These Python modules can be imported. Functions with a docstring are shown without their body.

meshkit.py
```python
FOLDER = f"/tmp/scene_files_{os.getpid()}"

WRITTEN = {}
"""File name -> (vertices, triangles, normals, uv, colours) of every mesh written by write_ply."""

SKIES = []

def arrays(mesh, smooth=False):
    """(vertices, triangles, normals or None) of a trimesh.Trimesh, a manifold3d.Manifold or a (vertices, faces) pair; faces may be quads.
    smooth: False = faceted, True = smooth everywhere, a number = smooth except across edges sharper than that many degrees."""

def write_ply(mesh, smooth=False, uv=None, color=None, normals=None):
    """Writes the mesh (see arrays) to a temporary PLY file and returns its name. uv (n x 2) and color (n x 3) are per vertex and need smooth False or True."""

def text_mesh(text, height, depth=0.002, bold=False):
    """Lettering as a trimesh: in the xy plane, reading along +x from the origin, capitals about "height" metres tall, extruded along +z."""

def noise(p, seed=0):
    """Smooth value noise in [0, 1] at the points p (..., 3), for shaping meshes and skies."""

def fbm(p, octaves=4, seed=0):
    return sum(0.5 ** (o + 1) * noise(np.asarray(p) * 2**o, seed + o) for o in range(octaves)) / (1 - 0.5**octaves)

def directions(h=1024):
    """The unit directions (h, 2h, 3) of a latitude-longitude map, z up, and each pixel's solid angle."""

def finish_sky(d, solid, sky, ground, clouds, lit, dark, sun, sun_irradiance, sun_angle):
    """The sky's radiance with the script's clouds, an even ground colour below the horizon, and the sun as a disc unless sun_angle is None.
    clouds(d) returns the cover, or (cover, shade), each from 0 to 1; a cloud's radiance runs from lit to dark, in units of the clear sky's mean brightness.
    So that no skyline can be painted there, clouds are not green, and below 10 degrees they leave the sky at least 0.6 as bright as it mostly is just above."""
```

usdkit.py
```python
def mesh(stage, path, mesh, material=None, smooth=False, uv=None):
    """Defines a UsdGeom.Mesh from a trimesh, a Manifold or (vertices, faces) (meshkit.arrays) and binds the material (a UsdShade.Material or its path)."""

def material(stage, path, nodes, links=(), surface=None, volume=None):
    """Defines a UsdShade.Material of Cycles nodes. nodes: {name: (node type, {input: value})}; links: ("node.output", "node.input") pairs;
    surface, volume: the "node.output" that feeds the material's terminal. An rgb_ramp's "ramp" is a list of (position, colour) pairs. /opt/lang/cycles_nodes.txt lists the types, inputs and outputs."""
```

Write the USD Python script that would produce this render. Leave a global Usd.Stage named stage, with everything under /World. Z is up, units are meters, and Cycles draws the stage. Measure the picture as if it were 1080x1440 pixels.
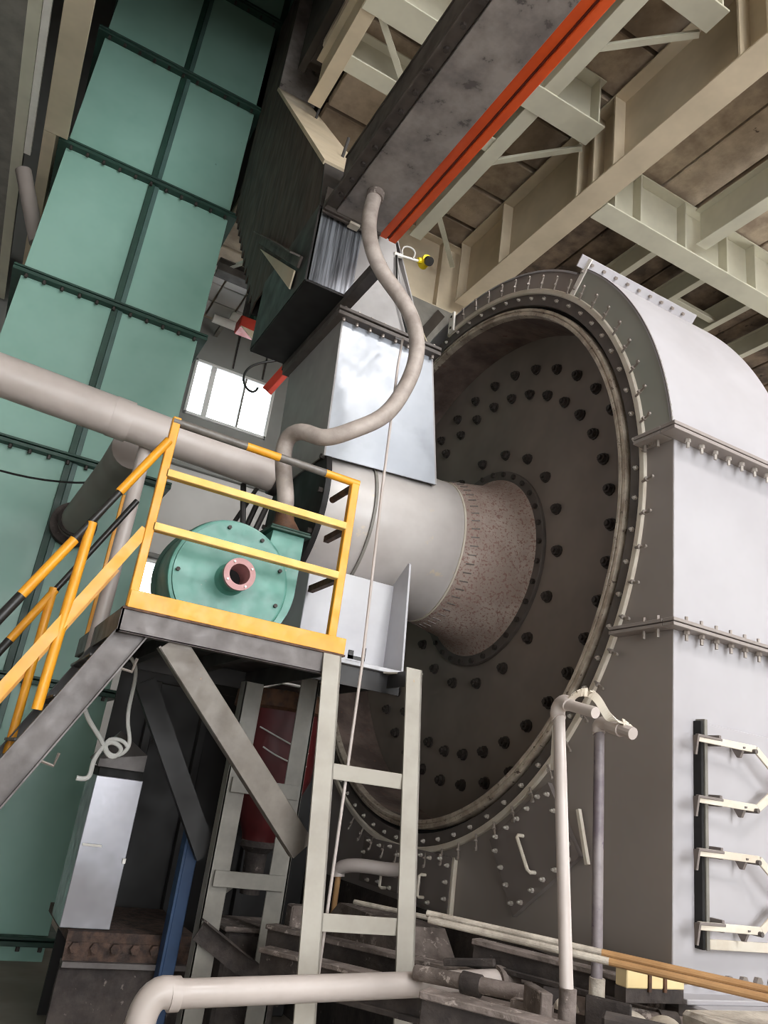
import math, random
import numpy as np
from scipy.spatial import ConvexHull
from shapely.geometry import Polygon, Point
import trimesh, usdkit
from pxr import Usd, UsdGeom, UsdLux, UsdShade, Gf, Sdf

stage = Usd.Stage.CreateInMemory()
UsdGeom.SetStageUpAxis(stage, 'Z'); UsdGeom.SetStageMetersPerUnit(stage, 1.0)
UsdGeom.Xform.Define(stage, '/World')
RNG = random.Random(7)
PI = math.pi

# ------------------------------------------------------------------ camera
YAW, PITCH, ROLL = 0.45188222, 0.35136819, 0.14011476
fw = np.array([math.sin(YAW)*math.cos(PITCH), math.cos(YAW)*math.cos(PITCH), math.sin(PITCH)])
rt = np.array([math.cos(YAW), -math.sin(YAW), 0.0]); upv = np.cross(rt, fw)
c_, s_ = math.cos(ROLL), math.sin(ROLL)
R0, U0 = c_*rt + s_*upv, -s_*rt + c_*upv
cam = UsdGeom.Camera.Define(stage, '/World/camera')
cam.CreateHorizontalApertureAttr(36.0); cam.CreateVerticalApertureAttr(48.0)
cam.CreateFocalLengthAttr(36.0*1089.4/1080); cam.CreateClippingRangeAttr(Gf.Vec2f(0.05, 200))
cam.AddTransformOp().Set(Gf.Matrix4d(*R0, 0, *U0, 0, *(-fw), 0, 0, 0, 1.7, 1))
cam.CreateExposureAttr(0.25)

# ------------------------------------------------------------------ light
def rect_light(name, centre, w, h, direction, power, color=(1, 1, 1)):
    l = UsdLux.RectLight.Define(stage, '/World/' + name)
    d = np.array(direction, float); d /= np.linalg.norm(d)
    a = np.array([1.0, 0, 0]) if abs(d[0]) < 0.9 else np.array([0, 1.0, 0])
    x = np.cross(a, -d) if abs(d[2]) < 0.9 else np.array([1.0, 0, 0]); x /= np.linalg.norm(x)
    x = np.array([1.0, 0, 0]) if abs(d[0]) < 0.9 else x
    x = x - d*(x@d); x /= np.linalg.norm(x)
    y = np.cross(-d, x)
    l.AddTransformOp().Set(Gf.Matrix4d(*x, 0, *y, 0, *(-d), 0, *map(float, centre), 1))
    l.CreateWidthAttr(w); l.CreateHeightAttr(h); l.CreateIntensityAttr(power); l.CreateColorAttr(Gf.Vec3f(*color))
    l.CreateNormalizeAttr(False)
    return l
# daylight through the tall windows of the wall behind the camera and through the roof light above it
rect_light('window_daylight', (4.3, -7.9, 6.0), 8.5, 4.6, (0, 1, -0.05), 2.3, (1.0, 0.98, 0.96))
rect_light('roof_light_daylight', (4.0, -2.2, 8.9), 2.0, 1.7, (0, 0.12, -1), 38.0, (1.0, 0.98, 0.96))
rect_light('added_low_fill', (-0.4, -7.9, 1.9), 7.5, 3.0, (0, 1, 0), 0.6, (1.0, 0.98, 0.96))  # added fill from low on the left, brightens the mill head
rect_light('added_roof_fill', (14.9, 2.0, 5.6), 12.0, 3.6, (-1, 0, 0), 6.5, (0.98, 0.99, 1.0))  # added fill with no opening behind it, brightens the roof underside
dome = UsdLux.DomeLight.Define(stage, '/World/sky'); dome.CreateIntensityAttr(2.2); dome.CreateColorAttr(Gf.Vec3f(0.93, 0.97, 1.0))

# ------------------------------------------------------------------ materials
def lin(c): return tuple(((x/255)/12.92 if x/255 <= 0.04045 else ((x/255+0.055)/1.055)**2.4) for x in c)
MATS = {}
def paint(name, c, rough=0.5, c2=None, scale=3.0, amount=0.5, metallic=0.0, spec=None, spots=None, spot_scale=40, spot_at=0.62, bump=0.0, bump_scale=60, stretch=(1, 1, 1), spec_level=0.5):
    """procedural paint: a base colour, a soft second tone, optional sharp spots of wear, fine relief"""
    a = lin(c); b = lin(c2) if c2 else tuple(x*0.78 for x in a)
    n = {'g': ('geometry', {}), 'm': ('mapping', {'scale': stretch}),
         'n': ('noise_texture', {'scale': scale, 'detail': 5, 'roughness': 0.6}),
         'r': ('rgb_ramp', {'ramp': [(0.38, a), (0.38 + 0.42/max(amount*2, .2), b)]}),
         'p': ('principled_bsdf', {'roughness': rough, 'metallic': metallic, 'specular_ior_level': spec_level})}
    l = [('g.position', 'm.vector'), ('m.vector', 'n.vector'), ('n.fac', 'r.fac')]
    out = 'r.color'
    if spots:
        n['n2'] = ('noise_texture', {'scale': spot_scale, 'detail': 6, 'roughness': 0.65})
        n['r2'] = ('rgb_ramp', {'ramp': [(spot_at, (0, 0, 0)), (min(spot_at + 0.05, 1), (1, 1, 1))]})
        n['mx'] = ('mix_color', {'b': lin(spots)})
        n['bw'] = ('rgb_to_bw', {})
        l += [('m.vector', 'n2.vector'), ('n2.fac', 'r2.fac'), ('r2.color', 'bw.color'), ('bw.val', 'mx.fac'), (out, 'mx.a')]
        out = 'mx.result'
    l.append((out, 'p.base_color'))
    n['n3'] = ('noise_texture', {'scale': scale*2.3, 'detail': 3})
    n['rr'] = ('map_range', {'from_min': 0.3, 'from_max': 0.7, 'to_min': max(rough-0.1, .05), 'to_max': min(rough+0.12, 1), 'clamp': True})
    l += [('m.vector', 'n3.vector'), ('n3.fac', 'rr.value'), ('rr.result', 'p.roughness')]
    if bump:
        n['n4'] = ('noise_texture', {'scale': bump_scale, 'detail': 4})
        n['b'] = ('bump', {'strength': bump, 'distance': 0.01})
        l += [('g.position', 'n4.vector'), ('n4.fac', 'b.height'), ('b.normal', 'p.normal')]
    MATS[name] = usdkit.material(stage, '/World/Looks/' + name, n, l, surface='p.BSDF')
    return MATS[name]
paint('green_paint', (138, 176, 162), 0.4, (122, 162, 147), 1.1, 0.5, spots=(70, 105, 92), spot_scale=9, spot_at=0.73)
paint('green_dark', (40, 72, 60), 0.5, (28, 50, 44), 3)
paint('green_rib', (78, 104, 98), 0.45, (58, 84, 76), 3)
paint('fan_green', (84, 140, 126), 0.4, (68, 118, 106), 5, spots=(150, 150, 140), spot_scale=14, spot_at=0.7)
paint('guard_white', (170, 167, 170), 0.45, (158, 154, 157), 1.2, 0.5, spots=(160, 125, 95), spot_scale=16, spot_at=0.765)
paint('guard_grey', (146, 137, 132), 0.5, (132, 123, 118), 1.0, 0.5)
paint('hatch_grey', (118, 109, 105), 0.5, (112, 104, 100), 2.0)
paint('hood_front', (150, 149, 140), 0.5, (136, 140, 130), 1.3, 0.5)
paint('lip_cream', (206, 198, 184), 0.5, (184, 170, 152), 6)
paint('dark_flange', (96, 88, 83), 0.6, (72, 66, 63), 4)
paint('gap_black', (26, 24, 23), 0.8)
paint('rim_steel', (186, 174, 158), 0.5, (140, 126, 112), 7, 0.9, spots=(84, 70, 60), spot_scale=25, spot_at=0.6)
paint('shell_inner', (128, 110, 102), 0.75, (88, 74, 68), 3, 0.9, spots=(110, 84, 74), spot_scale=14, spot_at=0.6, bump=0.4, bump_scale=25)
paint('head_dark', (134, 122, 113), 0.62, (112, 102, 95), 1.3, 0.6)
paint('bolt_dark', (58, 51, 47), 0.6)
paint('bolt_light', (200, 192, 184), 0.35, metallic=0.4)
paint('stud_steel', (150, 140, 132), 0.4, metallic=0.4)
paint('trunnion_rust', (178, 162, 152), 0.75, (156, 138, 128), 3, 0.9, spots=(140, 108, 100), spot_scale=52, spot_at=0.535, bump=0.3, bump_scale=50)
paint('pipe_grey', (188, 182, 178), 0.38, (170, 162, 158), 2.0, 0.6, spots=(196, 182, 160), spot_scale=5, spot_at=0.62, bump=0.05, bump_scale=8)
paint('galvanised', (172, 176, 183), 0.36, (160, 164, 172), 2, 0.7, metallic=0.15, spots=(200, 180, 160), spot_scale=3, spot_at=0.68)
paint('chute_grey', (160, 156, 154), 0.5, (144, 140, 138), 3, 0.6)
paint('streaked', (168, 172, 180), 0.3, (84, 86, 90), 12, 0.9, metallic=0.5, stretch=(3.0, 3.0, 0.12))
paint('support_white', (186, 185, 188), 0.4, (170, 168, 174), 2.5, 0.6)
paint('dark_steel', (62, 58, 56), 0.5, (42, 40, 40), 2.2, 0.8, metallic=0.2)
paint('chute_dark', (84, 68, 60), 0.65, (58, 47, 42), 6, 0.8, metallic=0.2, stretch=(1, 1, 0.25))
paint('backing_black', (29, 26, 25), 0.6, (22, 20, 20), 2)  # near-black standing for deep shade on the added backing box
paint('rusty_red', (80, 38, 36), 0.7, (50, 28, 28), 5)
paint('duct_steel', (150, 142, 137), 0.6, (112, 105, 102), 3.5, 0.9, spots=(84, 78, 76), spot_scale=7, spot_at=0.6)
paint('duct_dark', (88, 80, 74), 0.6, (60, 52, 48), 4, 0.8, spots=(96, 62, 48), spot_scale=20, spot_at=0.68)
paint('orange_paint', (226, 88, 28), 0.5, (204, 72, 22), 3, 0.6, spots=(150, 60, 36), spot_scale=20, spot_at=0.72)
paint('orange_shade', (92, 26, 12), 0.6)  # orange darkened to put shade into the beam web
paint('beam_cream', (206, 190, 164), 0.55, (184, 170, 146), 1.8, 0.6, spots=(150, 128, 104), spot_scale=10, spot_at=0.74)
paint('beam_light', (206, 202, 182), 0.55, (188, 184, 166), 1.8, 0.6, spots=(160, 150, 130), spot_scale=12, spot_at=0.74)
paint('concrete_a', (206, 189, 167), 0.85, (168, 151, 132), 2.5, 0.9, spots=(86, 74, 66), spot_scale=6, spot_at=0.66, bump=0.3, bump_scale=30)
paint('concrete_b', (190, 173, 151), 0.85, (152, 135, 118), 3.2, 0.9, spots=(176, 160, 142), spot_scale=5, spot_at=0.64, bump=0.3, bump_scale=30)
paint('concrete_c', (178, 160, 139), 0.85, (140, 124, 108), 2.2, 0.9, spots=(164, 128, 104), spot_scale=8, spot_at=0.66, bump=0.3, bump_scale=30)
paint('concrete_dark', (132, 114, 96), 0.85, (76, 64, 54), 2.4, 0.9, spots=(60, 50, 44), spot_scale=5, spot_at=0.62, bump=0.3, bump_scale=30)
paint('roof_dark', (58, 50, 42), 0.9, (40, 34, 30), 2)
paint('yellow_paint', (232, 160, 36), 0.42, (216, 144, 36), 6, 0.6, spots=(120, 84, 44), spot_scale=30, spot_at=0.72)
paint('yellow_pale', (238, 190, 96), 0.45, (226, 172, 76), 6, 0.6, spots=(140, 100, 60), spot_scale=30, spot_at=0.72)
paint('black_paint', (38, 36, 34), 0.4)
paint('grey_tube', (112, 106, 100), 0.4, (84, 78, 72), 14)
paint('brown_rust', (100, 68, 46), 0.7, (66, 44, 32), 12, 0.9)
paint('mill_steel', (104, 98, 96), 0.5, (84, 78, 76), 5, 0.8, metallic=0.25, spots=(120, 96, 78), spot_scale=30, spot_at=0.7)
paint('angle_steel', (108, 101, 93), 0.5, (92, 84, 76), 6, 0.8, metallic=0.15, spots=(140, 108, 84), spot_scale=24, spot_at=0.7)
paint('frame_cream', (166, 160, 149), 0.5, (150, 143, 132), 4, 0.6, spots=(182, 150, 112), spot_scale=12, spot_at=0.72)
paint('frame_grey', (128, 124, 116), 0.5, (108, 104, 97), 5, 0.7)
paint('hose_grey', (176, 164, 156), 0.55, (148, 136, 128), 9, 0.8)
paint('branch_grey', (146, 136, 130), 0.55, (126, 116, 110), 0.8)
paint('white_pipe', (188, 177, 171), 0.42, (170, 159, 152), 2.5, 0.6, spots=(170, 155, 145), spot_scale=12, spot_at=0.72)
paint('white_paint', (232, 228, 220), 0.5, (214, 208, 200), 5)
paint('pink_primer', (186, 140, 140), 0.6, (160, 116, 112), 9)
paint('stained_grey', (136, 128, 128), 0.5, (104, 94, 100), 6, 0.9, spots=(96, 84, 98), spot_scale=9, spot_at=0.6)
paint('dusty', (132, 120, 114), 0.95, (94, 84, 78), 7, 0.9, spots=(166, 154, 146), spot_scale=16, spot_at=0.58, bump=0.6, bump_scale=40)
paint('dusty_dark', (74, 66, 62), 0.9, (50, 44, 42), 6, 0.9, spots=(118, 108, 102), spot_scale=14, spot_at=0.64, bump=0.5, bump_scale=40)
paint('dust_light', (196, 186, 172), 0.95, (160, 150, 138), 9, 0.9, bump=0.6, bump_scale=40)
paint('blue_paint', (46, 72, 108), 0.5, (34, 54, 84), 4)
paint('hopper_red', (88, 26, 28), 0.5, (62, 20, 22), 4)
paint('copper_brown', (184, 142, 96), 0.45, (150, 112, 74), 5, metallic=0.2)
paint('yellow_box', (226, 204, 156), 0.5, (214, 188, 136), 5)
paint('gauge_yellow', (248, 220, 30), 0.35)
paint('cable_white', (196, 194, 188), 0.5)
paint('cable_black', (24, 26, 24), 0.5)
paint('wall_grey', (140, 140, 136), 0.7, (124, 122, 118), 1.2)
paint('wall_white', (206, 202, 198), 0.65, (190, 186, 182), 1.0)
paint('wall_light', (226, 220, 210), 0.8, (210, 204, 196), 0.6)
paint('floor_concrete', (160, 152, 142), 0.85, (134, 126, 116), 0.8, 0.9, bump=0.2, bump_scale=20)
paint('cabinet_steel', (150, 150, 156), 0.25, (156, 154, 160), 1.2, 0.6, metallic=0.5, spots=(122, 114, 118), spot_scale=9, spot_at=0.7)
paint('rust_dirt', (88, 68, 58), 0.95, (54, 44, 40), 14, 0.9, bump=0.8, bump_scale=50)
paint('red_paint', (196, 64, 48), 0.5, (176, 52, 40), 6)
paint('pvc_frame', (226, 226, 222), 0.35)
gl = usdkit.material(stage, '/World/Looks/window_glass', {
    't': ('transparent_bsdf', {'color': (0.96, 0.98, 1.0)}), 'g': ('glossy_bsdf', {'roughness': 0.02}), 'f': ('fresnel', {'IOR': 1.45}), 'm': ('mix_closure', {})},
    [('t.BSDF', 'm.closure1'), ('g.BSDF', 'm.closure2'), ('f.fac', 'm.fac')], surface='m.closure')
MATS['window_glass'] = gl

# ------------------------------------------------------------------ mesh building
def V(*p): return np.array(p, float)
def unit(v): v = np.asarray(v, float); return v/(np.linalg.norm(v)+1e-12)
class M:
    """collects shapes that become ONE mesh"""
    def __init__(self): self.v, self.f, self.n = [], [], 0
    def add(self, v, f):
        v = np.asarray(v, float); f = np.asarray(f, int)
        if f.shape[1] == 4: f = np.vstack([f[:, [0, 1, 2]], f[:, [0, 2, 3]]])
        self.v.append(v); self.f.append(f + self.n); self.n += len(v); return self
    def hull(self, pts):
        pts = np.asarray(pts, float); h = ConvexHull(pts); f = h.simplices.copy(); c = pts[h.vertices].mean(0)
        a = pts[f]; nn = np.cross(a[:, 1]-a[:, 0], a[:, 2]-a[:, 0])
        flip = (nn*(a.mean(1)-c)).sum(1) < 0; f[flip] = f[flip][:, ::-1]
        return self.add(pts, f)
    def box(self, x0, x1, y0, y1, z0, z1, b=0.0):
        x0, x1 = sorted((x0, x1)); y0, y1 = sorted((y0, y1)); z0, z1 = sorted((z0, z1))
        return self.obox(V((x0+x1)/2, (y0+y1)/2, (z0+z1)/2), V(1, 0, 0), V(0, 1, 0), V(0, 0, 1), x1-x0, y1-y0, z1-z0, b)
    def obox(self, c, ex, ey, ez, a, bb, cc, bev=0.0):
        h = V(a, bb, cc)/2; bev = min(bev, h.min()*0.9); E = np.array([ex, ey, ez], float)
        if bev <= 0:
            s = np.array([[i, j, k] for i in (-1, 1) for j in (-1, 1) for k in (-1, 1)], float)
            f = [[0, 1, 3, 2], [4, 6, 7, 5], [0, 4, 5, 1], [2, 3, 7, 6], [0, 2, 6, 4], [1, 5, 7, 3]]
            v = c + (s*h)@E
            if np.linalg.det(E) < 0: f = [q[::-1] for q in f]
            return self.add(v, f)
        pts = []
        for i in (-1, 1):
            for j in (-1, 1):
                for k in (-1, 1):
                    for ax in range(3):
                        q = V(i, j, k)*(h-bev); q[ax] = (i, j, k)[ax]*h[ax]; pts.append(c + q@E)
        return self.hull(pts)
    def bar(self, p, q, w, h, up=(0, 0, 1), bev=0.0):
        """rectangular bar from p to q; w across, h along up"""
        p, q = V(*p), V(*q); d = unit(q-p); s = np.cross(d, np.array(up, float))
        s = unit(s) if np.linalg.norm(s) > 1e-6 else V(1, 0, 0); u = np.cross(s, d)
        return self.obox((p+q)/2, d, s, u, np.linalg.norm(q-p), w, h, bev)
    def tube(self, pts, r, n=12, cap=True):
        p = np.asarray(pts, float); m = len(p); r = np.broadcast_to(r, (m,))
        t = np.gradient(p, axis=0); t /= np.linalg.norm(t, axis=1, keepdims=True)+1e-12
        a = np.cross(t[0], V(0, 0, 1)); a = V(1, 0, 0) if np.linalg.norm(a) < 1e-3 else unit(a)
        A = []
        for i in range(m):
            a = unit(a - t[i]*(a@t[i])); A.append(a)
        A = np.array(A); B = np.cross(t, A); ang = np.arange(n)*2*PI/n
        v = p[:, None] + r[:, None, None]*(np.cos(ang)[None, :, None]*A[:, None] + np.sin(ang)[None, :, None]*B[:, None])
        f = [[i*n+j, i*n+(j+1) % n, (i+1)*n+(j+1) % n, (i+1)*n+j] for i in range(m-1) for j in range(n)]
        self.add(v.reshape(-1, 3), f)
        if cap:
            for i, o in ((0, True), (m-1, False)):
                ring = np.vstack([v[i], p[i:i+1]]); k = [[j, (j+1) % n, n] for j in range(n)]
                self.add(ring, [q[::-1] for q in k] if o else k)
        return self
    def cyl(self, p, q, r, n=16, r2=None): return self.tube([p, q], np.array([r, r if r2 is None else r2]), n)
    def lathe(self, prof, origin, axis, n=64, a0=0.0, a1=2*PI):
        """prof: (distance along axis, radius); a full or partial turn about axis through origin"""
        ax = unit(axis); e1 = V(0, -1, 0) if abs(ax[1]) < 0.9 else V(1, 0, 0); e1 = unit(e1-ax*(e1@ax)); e2 = np.cross(ax, e1)
        if e2[2] < 0 and abs(ax[2]) < 0.5: e2 = -e2
        full = abs(a1-a0-2*PI) < 1e-6; k = n if full else n+1
        ang = a0 + (a1-a0)*np.arange(k)/n
        P = np.array(prof, float)
        v = origin + P[:, None, 0:1]*ax + P[:, None, 1:2]*(np.cos(ang)[None, :, None]*e1 + np.sin(ang)[None, :, None]*e2)
        f = []
        for i in range(len(P)-1):
            for j in range(n):
                j2 = (j+1) % k; f.append([i*k+j, i*k+j2, (i+1)*k+j2, (i+1)*k+j])
        if np.dot(np.cross(e1, e2), ax) < 0: f = [q[::-1] for q in f]
        return self.add(v.reshape(-1, 3), f)
    def prism(self, poly, frame, t):
        """a shapely polygon in the frame (origin, e1, e2), thickened by t along e1 x e2"""
        o, e1, e2 = (np.asarray(x, float) for x in frame); nn = unit(np.cross(e1, e2))
        m = trimesh.creation.extrude_polygon(poly, abs(t), engine='earcut'); w = np.array(m.vertices)
        if t < 0: w[:, 2] += t
        return self.add(o + w[:, :1]*e1 + w[:, 1:2]*e2 + w[:, 2:3]*nn, m.faces)
    def nut(self, p, axis, r, h, n=6):
        p = V(*p); return self.cyl(p, p+unit(axis)*h, r, n)

USED = {}
def numbered(parent, name):
    k = (parent, name); USED[k] = USED.get(k, -1) + 1
    return name if USED[k] == 0 else f'{name}_{USED[k]:03d}'
def tag(prim, label=None, cat=None, group=None, kind=None):
    for k, x in (('label', label), ('category', cat), ('group', group), ('kind', kind)):
        if x: prim.SetCustomDataByKey(k, x)
class Thing:
    def __init__(self, name, label, cat, base=(0, 0, 0), group=None, kind=None):
        self.path = '/World/' + numbered('/World', name); self.o = V(*base)
        x = UsdGeom.Xform.Define(stage, self.path); x.AddTranslateOp().Set(Gf.Vec3d(*map(float, base)))
        self.prim = x.GetPrim(); tag(self.prim, label, cat, group, kind)
    def part(self, name, m, mat, label=None, under=None, smooth=30, kind=None):
        par = under or self.path; p = par + '/' + numbered(par, name)
        v = np.vstack(m.v) - self.o; f = np.vstack(m.f)
        usdkit.mesh(stage, p, trimesh.Trimesh(v, f, process=False), MATS[mat], smooth=smooth)
        tag(stage.GetPrimAtPath(p), label=label, kind=kind)
        return p
def single(name, m, mat, label=None, cat=None, group=None, kind=None, smooth=30):
    p = '/World/' + numbered('/World', name)
    usdkit.mesh(stage, p, trimesh.Trimesh(np.vstack(m.v), np.vstack(m.f), process=False), MATS[mat], smooth=smooth)
    tag(stage.GetPrimAtPath(p), label, cat, group, kind); return p
def spline(pts, n=40):
    from scipy.interpolate import CubicSpline
    p = np.array(pts, float); t = np.r_[0, np.cumsum(np.linalg.norm(np.diff(p, axis=0), axis=1))]
    return CubicSpline(t, p)(np.linspace(0, t[-1], n))

# ------------------------------------------------------------------ the hall
single('floor', M().box(-5, 15, -8, 12, -0.15, 0), 'floor_concrete', kind='structure')
wb = Thing('wall_back', None, None, (5, 12, 0), kind='structure')
WIN = [(1.90, 3.36, 7.20, 8.24), (1.72, 2.27, 3.9, 4.66)]
def wall_cells(x0, x1, z0, z1, holes):
    p = Polygon([(x0, z0), (x1, z0), (x1, z1), (x0, z1)])
    for h in holes: p = p.difference(Polygon([(h[0], h[2]), (h[1], h[2]), (h[1], h[3]), (h[0], h[3])]))
    return p
FRY = (V(0, 12, 0), V(1, 0, 0), V(0, 0, 1))
wb.part('upper_wall', M().prism(wall_cells(-5, 15, 6.95, 15, WIN), FRY, -0.2), 'wall_grey')
wb.part('lower_wall', M().prism(wall_cells(-5, 15, 0, 6.95, WIN), FRY, -0.2), 'wall_white')
for z in (6.9, 6.3, 6.05, 5.2, 4.72):
    wb.part('cladding_rail', M().box(-5, 15, 11.9, 12, z-0.035, z+0.035, 0.01), 'wall_grey')
for x in (2.55, 3.1): wb.part('wall_seam', M().box(x-0.012, x+0.012, 11.985, 12, 8.3, 9.0), 'dark_steel')
def window(x0, x1, z0, z1, mull):
    w = Thing('window', None, None, ((x0+x1)/2, 12, z0), kind='structure')
    t = 0.05
    m = M()
    for a in ((x0, x1, z0, z0+t), (x0, x1, z1-t, z1), (x0, x0+t, z0, z1), (x1-t, x1, z0, z1)): m.box(a[0], a[1], 11.96, 12.06, a[2], a[3], 0.008)
    w.part('window_frame', m, 'pvc_frame')
    for x, tw in mull: w.part('mullion', M().box(x-tw/2, x+tw/2, 11.97, 12.05, z0+t, z1-t, 0.006), 'pvc_frame' if tw > .04 else 'frame_grey')
    xs = [x0+t] + [x for x, _ in mull] + [x1-t]
    for a, b in zip(xs[:-1], xs[1:]): w.part('pane', M().box(a, b, 12.01, 12.016, z0+t, z1-t), 'window_glass')
window(*WIN[0], [(2.24, 0.09), (2.82, 0.03)]); window(*WIN[1], [(2.17, 0.05)])
single('wall_left', M().box(-5.2, -5, -8, 12, 0, 15), 'wall_grey', kind='structure')
single('wall_right', M().box(15, 15.2, -8, 12, 0, 9.2), 'wall_light', kind='structure')
FRF = (V(0, -8, 0), V(1, 0, 0), V(0, 0, 1))
single('wall_front', M().prism(wall_cells(-5, 15, 0, 15, [(0.05, 8.55, 3.7, 8.3), (-4.15, 3.35, 0.4, 3.4)]), FRF, 0.2), 'wall_light', kind='structure')
single('trim_high_bay', M().box(1.36, 1.44, -8, 6.6, 9.2, 15).box(1.44, 2.3, 6.5, 6.6, 9.3, 15).box(2.2, 2.3, 6.6, 12, 9.3, 15), 'roof_dark', kind='structure')
ceil = Thing('ceiling', None, None, (5, 2, 9), kind='structure')
ceil.part('high_bay_roof', M().box(-5, 2.3, -8, 12, 14.9, 15.1), 'roof_dark')
cm = ['concrete_a', 'concrete_b', 'concrete_c']
i = 0
y = 0.35
while y < 11.9:                                                     # deck slabs west of the main beam lie across the bay
    for x0, x1 in ((1.44 if y < 6.1 or y > 8.1 else 1.80, 3.36), (3.36, 4.5)):
        ceil.part('concrete_slab', M().box(x0+0.01, x1-0.01, y+0.012, y+0.60, 9.05+RNG.uniform(0, .02), 9.17, 0.012), cm[i % 3]); i += 1
    y += 0.64
x = 4.36
while x < 14.9:                                                      # slabs east of it run the other way
    for y0, y1 in ((0.4, 5.24), (5.24, 11.9)):
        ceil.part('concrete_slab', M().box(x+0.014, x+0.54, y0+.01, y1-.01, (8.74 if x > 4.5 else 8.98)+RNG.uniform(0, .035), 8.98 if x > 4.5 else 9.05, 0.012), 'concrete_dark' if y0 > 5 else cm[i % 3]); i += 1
    x += 0.565
ceil.part('added_shade_deck', M().box(-5, 1.40, -8, 5.0, 9.05, 9.2), 'concrete_c')  # unseen deck added to keep window light off the upper tower
ceil.part('roof_back', M().box(1.44, 1.80, -8, 6.4, 9.18, 9.3), 'roof_dark'); ceil.part('roof_back', M().box(1.44, 1.80, 8.1, 12, 9.18, 9.3), 'roof_dark'); ceil.part('roof_back', M().box(1.80, 15, -8, 12, 9.18, 9.3), 'roof_dark')
for a in range(3):
    for b in range(3): ceil.part('ceiling_panel', M().box(1.46+a*.40, 1.83+a*.40, 10.35+b*.5, 10.82+b*.5, 8.99, 9.02, .006), 'wall_white')

def ibeam(m3, p, q, bf, h, tf=0.02, tw=0.014, vertical=V(0, 0, 1)):
    """three meshes: bottom flange, web, top flange; p, q along the underside's centre line"""
    p, q = V(*p), V(*q)
    m3[0].bar(p+vertical*tf/2, q+vertical*tf/2, bf, tf, vertical, 0.004)
    m3[1].bar(p+vertical*h/2, q+vertical*h/2, tw, h-2*tf, vertical)
    m3[2].bar(p+vertical*(h-tf/2), q+vertical*(h-tf/2), bf, tf, vertical, 0.004)
def beam(label, p, q, bf, h, mat, group=None, stiff=(), stiff_mat=None, name='roof_beam', cat='beam'):
    t = Thing(name, label, cat, p, group); ms = (M(), M(), M()); ibeam(ms, p, q, bf, h)
    t.part('bottom_flange', ms[0], mat); t.part('web', ms[1], mat); t.part('top_flange', ms[2], mat)
    p, q = V(*p), V(*q); d = unit(q-p); s = np.cross(d, V(0, 0, 1))
    for k in stiff:
        c = p + d*k + V(0, 0, h/2)
        t.part('stiffener', M().obox(c, d, s, V(0, 0, 1), 0.02, bf*0.96, h-0.045), stiff_mat or mat)
    return t
beam('long cream steel roof beam crossing above the white hood', (4.45, 0.3, 8.0), (4.45, 7.62, 8.0), 0.31, 0.98, 'beam_cream', stiff=(1.1, 2.35, 2.62, 2.9, 4.4, 4.7, 4.95, 6.35, 7.3))
t = beam('cream cross beam with lit white web panels at upper right', (4.62, 5.24, 8.0), (14.8, 5.24, 8.0), 0.27, 0.70, 'beam_light', stiff=(.12, .5, 1.2, 1.9, 2.4, 3.1, 3.9))
beam('pale short cross beam beside the orange beam, nearest the middle', (1.46, 4.80, 8.385), (4.14, 4.80, 8.385), 0.29, 0.645, 'beam_light', stiff=(2.6,))
beam('pale short cross beam at the top edge of the picture', (1.46, 3.28, 8.385), (4.14, 3.28, 8.385), 0.25, 0.645, 'beam_light', stiff=(2.6,))
beam('slim pale cross beam behind the dark overhead duct', (1.605, 5.56, 8.42), (3.36, 5.56, 8.42), 0.20, 0.40, 'beam_light')
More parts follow.
